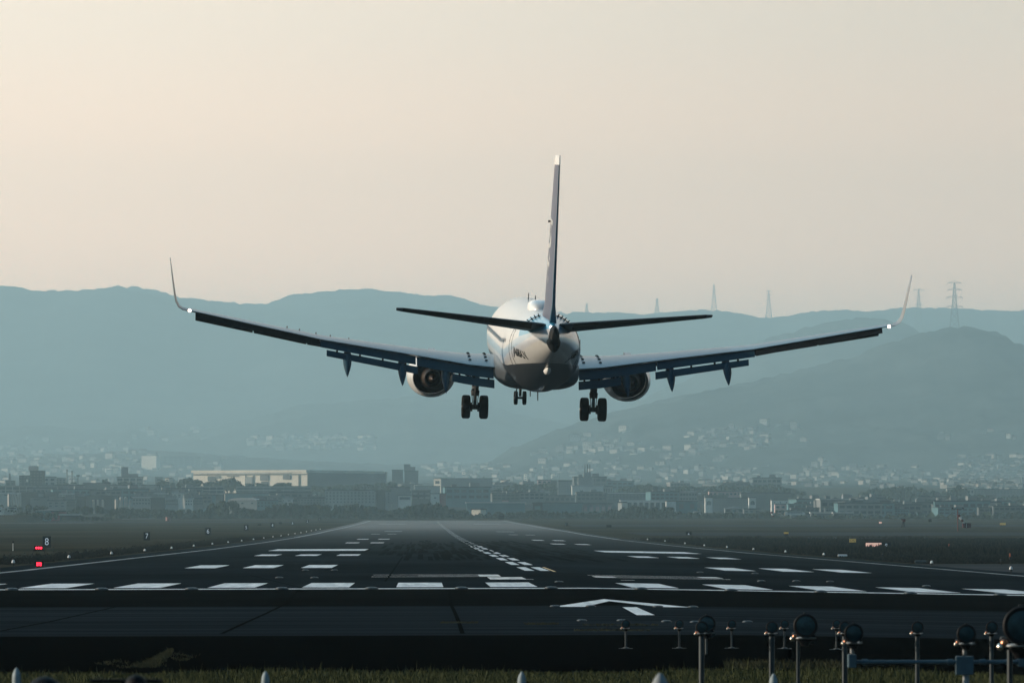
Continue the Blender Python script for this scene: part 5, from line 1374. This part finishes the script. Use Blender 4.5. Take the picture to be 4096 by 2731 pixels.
rows(3200, 4100, 2062, 3050, 20, 'low shed on the far side of the right grass', 'low sheds beyond the right grass')
rows(1500, 3200, 1955, 4600, 12, 'faint roof in the hazy band below the hills', 'faint roofs in the hazy band')

# ------------------------------------------------------------------ trees
def crown_mesh(seed, dense=1.0):
    rnd = random.Random(seed); b = MB()
    blobs = []
    for k in range(13):
        a = rnd.uniform(0, 2*math.pi); r = rnd.uniform(0,.62)**.8; z = rnd.uniform(.25,.95)
        rr = r*math.sqrt(max(.1, 1-((z-.5)/.6)**2)); blobs.append((Vector((rr*math.cos(a)*.75, rr*math.sin(a)*.75, z)), rnd.uniform(.20,.34)))
    for c, r in blobs:
        for k in range(int(46*dense)):
            d = Vector((rnd.gauss(0,1), rnd.gauss(0,1), rnd.gauss(0,1))).normalized()*r*rnd.uniform(.72,1.05)
            p = c+Vector((d.x, d.y, d.z*.8)); s = rnd.uniform(.035,.075)
            n = (d.normalized()+Vector((rnd.uniform(-.7,.7),rnd.uniform(-.7,.7),rnd.uniform(-.3,.7)))).normalized()
            u = n.orthogonal().normalized()*s; v = n.cross(u).normalized()*s*rnd.uniform(.6,1.2)
            b.add([p-u-v, p+u-v, p+u*.8+v, p-u*.9+v], [(0,1,2,3)])
        m = len(b.v)   # a darker leafy heart so that the crown is not see-through everywhere
        b.lathe([(-r*.62,r*.05),(-r*.4,r*.5),(0,r*.68),(r*.4,r*.5),(r*.6,r*.05)], c, 'Z', 7, capA=False, capB=False)
    return b.mesh('crown', M_leaf, fix=False)
CM = [crown_mesh(k) for k in range(6)]
b = MB(); b.bar((0,0,-.1),(0.01,0,.5),.035,.02,n=6); b.bar((0,0,.3),(.18,.05,.55),.014,.008,n=5); b.bar((0,0,.28),(-.16,-.08,.52),.014,.008,n=5); TM = b.mesh('trunk', M_bark)
def tree(px, yt, wpx, D, yb, label, grp):
    a = at(px, yt, D); c = at(px, yb, D); h = (a.z-c.z)*1.04; wd = wpx*D/F
    T = empty('tree', (c.x, D, c.z)); tag(T, label, 'tree', grp)
    i = random.randrange(6); inst('trunk', TM, T, (0,0,0), (0,0,0), (h,h,h)); inst('crown', CM[i], T, (0,0,-h*.12), (0,0,random.uniform(0,6)), (wd*.62, wd*.62, h*1.0))
random.seed(31)
def treerow(x0, x1, ytop, ybase, D, n, wmin, wmax, label, grp, jit=6):
    for k in range(n):
        px = x0+(x1-x0)*(k+random.uniform(.1,.9))/n
        yt = interp(px, ytop) if isinstance(ytop, list) else ytop
        tree(px, yt+random.uniform(-1, jit), random.uniform(wmin, wmax), D+random.uniform(-30,30), ybase, label, grp)
G1 = 'trees lining the far end of the airfield, left'; G2 = 'trees lining the far end of the airfield, right'
treerow(0,200,2018,2052,2800,8,30,48,'dark tree in the clump behind the lower left sheds','trees behind the lower left sheds')
treerow(262,430,[(262,2042),(310,2022),(380,2018),(430,2034)],2056,2850,9,34,60,'dark tree in the rounded clump left of the far grass','trees in the rounded clump at left')
treerow(430,840,[(430,2034),(470,2024),(560,2030),(700,2034),(840,2034)],2062,2900,18,34,60,'dark low tree in the left boundary row',G1)
treerow(840,965,[(840,2012),(880,1998),(930,1999),(965,2020)],2055,2880,5,46,70,'part of the biggest round tree clump in the left boundary row','biggest round clump in the left boundary row')
treerow(965,1310,[(965,2026),(1050,2036),(1110,2010),(1150,2004),(1200,2014),(1310,2016)],2062,2890,17,36,62,'dark tree in the boundary row below the hangar','boundary trees below the hangar')
treerow(1310,1880,[(1310,2016),(1400,2012),(1500,2024),(1560,2036),(1640,2022),(1700,2010),(1770,2010),(1800,2034),(1880,2040)],2066,2890,26,36,64,'dark tree in the boundary row left of the runway end','boundary trees left of the runway end')
treerow(1950,2450,[(1950,2046),(2060,2046),(2130,2038),(2160,2034),(2200,2046),(2230,2040),(2300,2048),(2400,2048),(2450,2034)],2070,2890,22,26,48,'dark tree in front of the long pale blue hall','trees in front of the pale blue hall')
treerow(2450,2720,[(2450,2036),(2540,2022),(2600,2024),(2680,2026),(2720,2048)],2070,2880,14,34,60,'dark tree in front of the colonnade building','trees in front of the colonnade')
treerow(2720,3080,[(2720,2052),(2780,2044),(2900,2050),(3080,2044)],2070,2890,16,24,46,'dark tree left of the small windsock',G2)
treerow(3100,3180,2037,2055,2950,4,26,40,'dark tree behind the white bus','trees behind the white bus')
treerow(3180,4096,[(3180,2062),(3400,2060),(3500,2056),(3700,2064),(3900,2058),(4096,2054)],2078,2850,34,24,46,'low dark tree or bush beyond the right grass','low trees beyond the right grass')
treerow(3525,3620,[(3525,2034),(3560,2028),(3620,2040)],2058,3100,5,34,54,'tree in the small rounded clump right of centre right','small rounded clump at the right')
treerow(3930,4096,2042,2064,3000,8,30,48,'dark tree near the right picture edge','trees near the right edge')
treerow(60,230,2046,2078,2450,9,28,40,'dark round tree on the bank at the lower left','trees on the lower left bank')
treerow(250,440,[(250,2070),(330,2062),(440,2066)],2082,2500,10,24,36,'low dark bush behind the fence at the lower left','bushes behind the lower left fence')
# second line of trees among the buildings
treerow(222,250,1930,1944,4150,1,28,30,'smallest round tree above the left warehouse roof','round trees above the left warehouses')
treerow(255,300,1925,1944,4150,2,34,40,'low round tree above the left warehouse roof','round trees above the left warehouses')
tree(423,1915,42,4150,1944,'round dark tree standing alone above the left warehouse roofs',None)
treerow(455,530,1926,1944,4150,4,28,40,'low tree left of the framed building','trees by the framed building')
treerow(600,720,[(600,1942),(640,1920),(680,1924),(720,1926)],1948,4100,6,34,50,'tree on the roof line left of the hangar','trees left of the hangar')
treerow(720,805,1910,1950,4050,3,50,66,'rounded tree before the left end of the hangar','trees before the left end of the hangar')
treerow(805,880,1924,1950,4050,3,40,56,'lower tree between the rounded clumps before the hangar','lower trees before the hangar')
treerow(872,972,[(872,1920),(910,1908),(950,1912),(972,1935)],1975,4000,5,50,70,'tall tree in the clump before the middle of the hangar','tall trees before the hangar')
treerow(980,1080,1930,1950,4050,5,32,46,'low tree right of the tall clump before the hangar','low trees before the hangar')
treerow(1090,1185,[(1090,1938),(1135,1921),(1185,1940)],1950,4050,4,44,60,'rounded tree before the right half of the hangar','rounded clump before the right half of the hangar')
treerow(1240,1620,[(1240,1944),(1300,1940),(1500,1930),(1560,1926),(1620,1944)],1962,4100,15,36,54,'hazy tree in front of the shaded hangar side','trees before the shaded hangar side')
treerow(1990,2230,[(1990,1950),(2040,1936),(2090,1932),(2200,1932),(2230,1940)],1978,4150,11,46,70,'hazy tree on the wooded mound right of the runway end','trees on the wooded mound')
for (x0, x1, tops, yb, D, n, lab, grp) in [(2470,3210,[(2470,1952),(2545,1936),(2600,1934),(2700,1945),(2760,1944),(2880,1938),(2980,1944),(3090,1934),(3130,1944),(3210,1962)],1985,4200,34,'hazy tree on the wooded ridge above the white buildings','trees on the hazy wooded ridge'),
    (3440,3860,[(3440,1974),(3500,1950),(3560,1952),(3620,1942),(3660,1944),(3720,1962),(3800,1966),(3860,1972)],2030,4100,36,'hazy tree on the large wooded mound at the right','trees on the large wooded mound'),
    (3815,3870,[(3815,1952),(3840,1940),(3870,1954)],2030,4050,4,'tree in the single rounded lump left of the pale terrace','rounded lump left of the terrace'),
    (3870,4096,[(3870,1974),(4000,1984),(4096,1980)],2020,4080,14,'hazy tree below the pale terrace at the right edge','trees below the terrace')]:
    treerow(x0,x1,tops,yb,D,n,54,84,lab,grp)
# solid undergrowth beneath the tree rows and on the mounds
def wood(name, pts, yb, D, dp, label, seed=1):
    """a long low bank of bushes: many leaf clumps heaped on a bank"""
    rnd = random.Random(seed); b = MB()
    X0, X1 = at(pts[0][0], 0, D).x, at(pts[-1][0], 0, D).x; L = X1-X0
    n = int(L/2.2)
    for k in range(n*8):
        u = rnd.random(); px = pts[0][0]+(pts[-1][0]-pts[0][0])*u; top = at(px, interp(px, pts), D).z; x = at(px, 0, D).x; z0 = at(px, yb, D).z
        v = rnd.random(); z = z0-2+(top-z0+1.5)*v*rnd.uniform(.9,1.06); y = D+dp*(rnd.random()*v*.8+ (0 if v>.9 else rnd.random()*.2)); s = rnd.uniform(1.0,2.4)
        q_ = Vector((rnd.gauss(0,1),rnd.gauss(0,1)-.8,rnd.gauss(0,1)+.6)).normalized(); uu = q_.orthogonal().normalized()*s; vv = q_.cross(uu).normalized()*s*.8
        p = Vector((x,y,z)); b.add([p-uu-vv,p+uu-vv,p+uu*.8+vv,p-uu+vv],[(0,1,2,3)])
    vs = []; m = 60
    for k in range(m+1):
        px = pts[0][0]+(pts[-1][0]-pts[0][0])*k/m; top = at(px, interp(px, pts), D).z-1.0+rnd.uniform(-.5,.5); x = at(px, 0, D).x; z0 = at(px, yb, D).z
        vs += [(x,D+1,z0-3),(x,D+dp*.4,(z0+top)/2+.3*(top-z0)),(x,D+dp,top),(x,D+dp*1.6,z0-4)]
    b.add(vs, [(4*k+j,4*k+4+j,4*k+5+j,4*k+1+j) for k in range(m) for j in range(3)])
    o = b.build(name, M_leaf, fix=False); tag(o, label, 'hedge', kind='stuff')
wood('hedge', [(430,2052),(900,2046),(1400,2040),(1880,2052)], 2068, 2930, 14, 'dense dark undergrowth below the left boundary trees', 1)
wood('hedge', [(1880,2060),(2100,2056),(2500,2052),(3100,2058)], 2072, 2930, 14, 'dense dark undergrowth below the right boundary trees', 2)
wood('hedge', [(3100,2066),(3500,2063),(4150,2058)], 2080, 2900, 14, 'low dark undergrowth beyond the right grass', 3)
wood('wood', [(2440,1975),(2540,1948),(2700,1954),(2880,1950),(3090,1946),(3210,1970)], 1990, 4260, 60, 'hazy woodland mass on the ridge above the white buildings', 4)
wood('wood', [(3420,1985),(3500,1962),(3620,1954),(3720,1972),(3870,1978)], 2034, 4150, 60, 'hazy woodland mass on the large right mound', 5)
wood('wood', [(3860,1978),(4000,1990),(4150,1988)], 2026, 4120, 60, 'hazy woodland mass below the terrace at right', 6)
wood('wood', [(1240,1950),(1500,1942),(1640,1950)], 1966, 4160, 40, 'hazy undergrowth before the shaded hangar side', 7)
# grassy bank with the fence, lower left
b = MB(); D = 2330; m = 24; vs = []
for k in range(m+1):
    px = -120+(330)*k/m; h = 1.0 if px < 60 else max(0, 1-((px-60)/150))**1.0
    c = at(px, 2096, D); t = at(px, 2096-38*sm(h), D); vs += [(c.x,D,c.z-1),(c.x,D+14,(c.z+t.z)/2+.6*(t.z-c.z)/2),(c.x,D+30,t.z),(c.x,D+70,t.z-.5)]
b.add(vs, [(4*k+j,4*k+4+j,4*k+5+j,4*k+1+j) for k in range(m) for j in range(3)]); o = b.build('grass_bank', M_grass, fix=False, smooth='all'); o['kind'] = 'structure'
FN = empty('airfield_fence', tuple(at(60, 2090, 2320))); tag(FN, 'thin wire fence with posts along the lower left boundary', 'fence'); oo = FN.location.copy()
q0, q1 = at(60, 2090, 2320), at(440, 2086, 2320)
for k in range(20):
    p = q0.lerp(q1, k/19)-oo; b = MB(); b.bar(p+Vector((0,0,-.3)), p+Vector((0,0,1.9)), .06, n=5); b.build('post', M_galv, FN)
for z in (.5,1.1,1.8):
    b = MB(); b.bar(q0-oo+Vector((0,0,z)), q1-oo+Vector((0,0,z)), .04, n=4); b.build('wire', M_galv, FN)

# ------------------------------------------------------------------ haze: one closed box of even air
HAZE = 1.0e-4
b = MB(); b.box((0, 10650, 356), (20000, 22100, 716)); hb = b.build('haze', [], None)
hm = bpy.data.materials.new('haze_air'); hm.use_nodes = True; t = hm.node_tree; t.nodes.clear()
pv = t.nodes.new('ShaderNodeVolumePrincipled'); pv.inputs['Color'].default_value = (0.63,0.91,1.0,1); pv.inputs['Density'].default_value = HAZE
pv.inputs['Anisotropy'].default_value = 0.25
ho = t.nodes.new('ShaderNodeOutputMaterial'); t.links.new(pv.outputs[0], ho.inputs['Volume'])
hb.data.materials.append(hm); hb['kind'] = 'stuff'; hb['label'] = 'pale haze hanging over the airfield and hills'
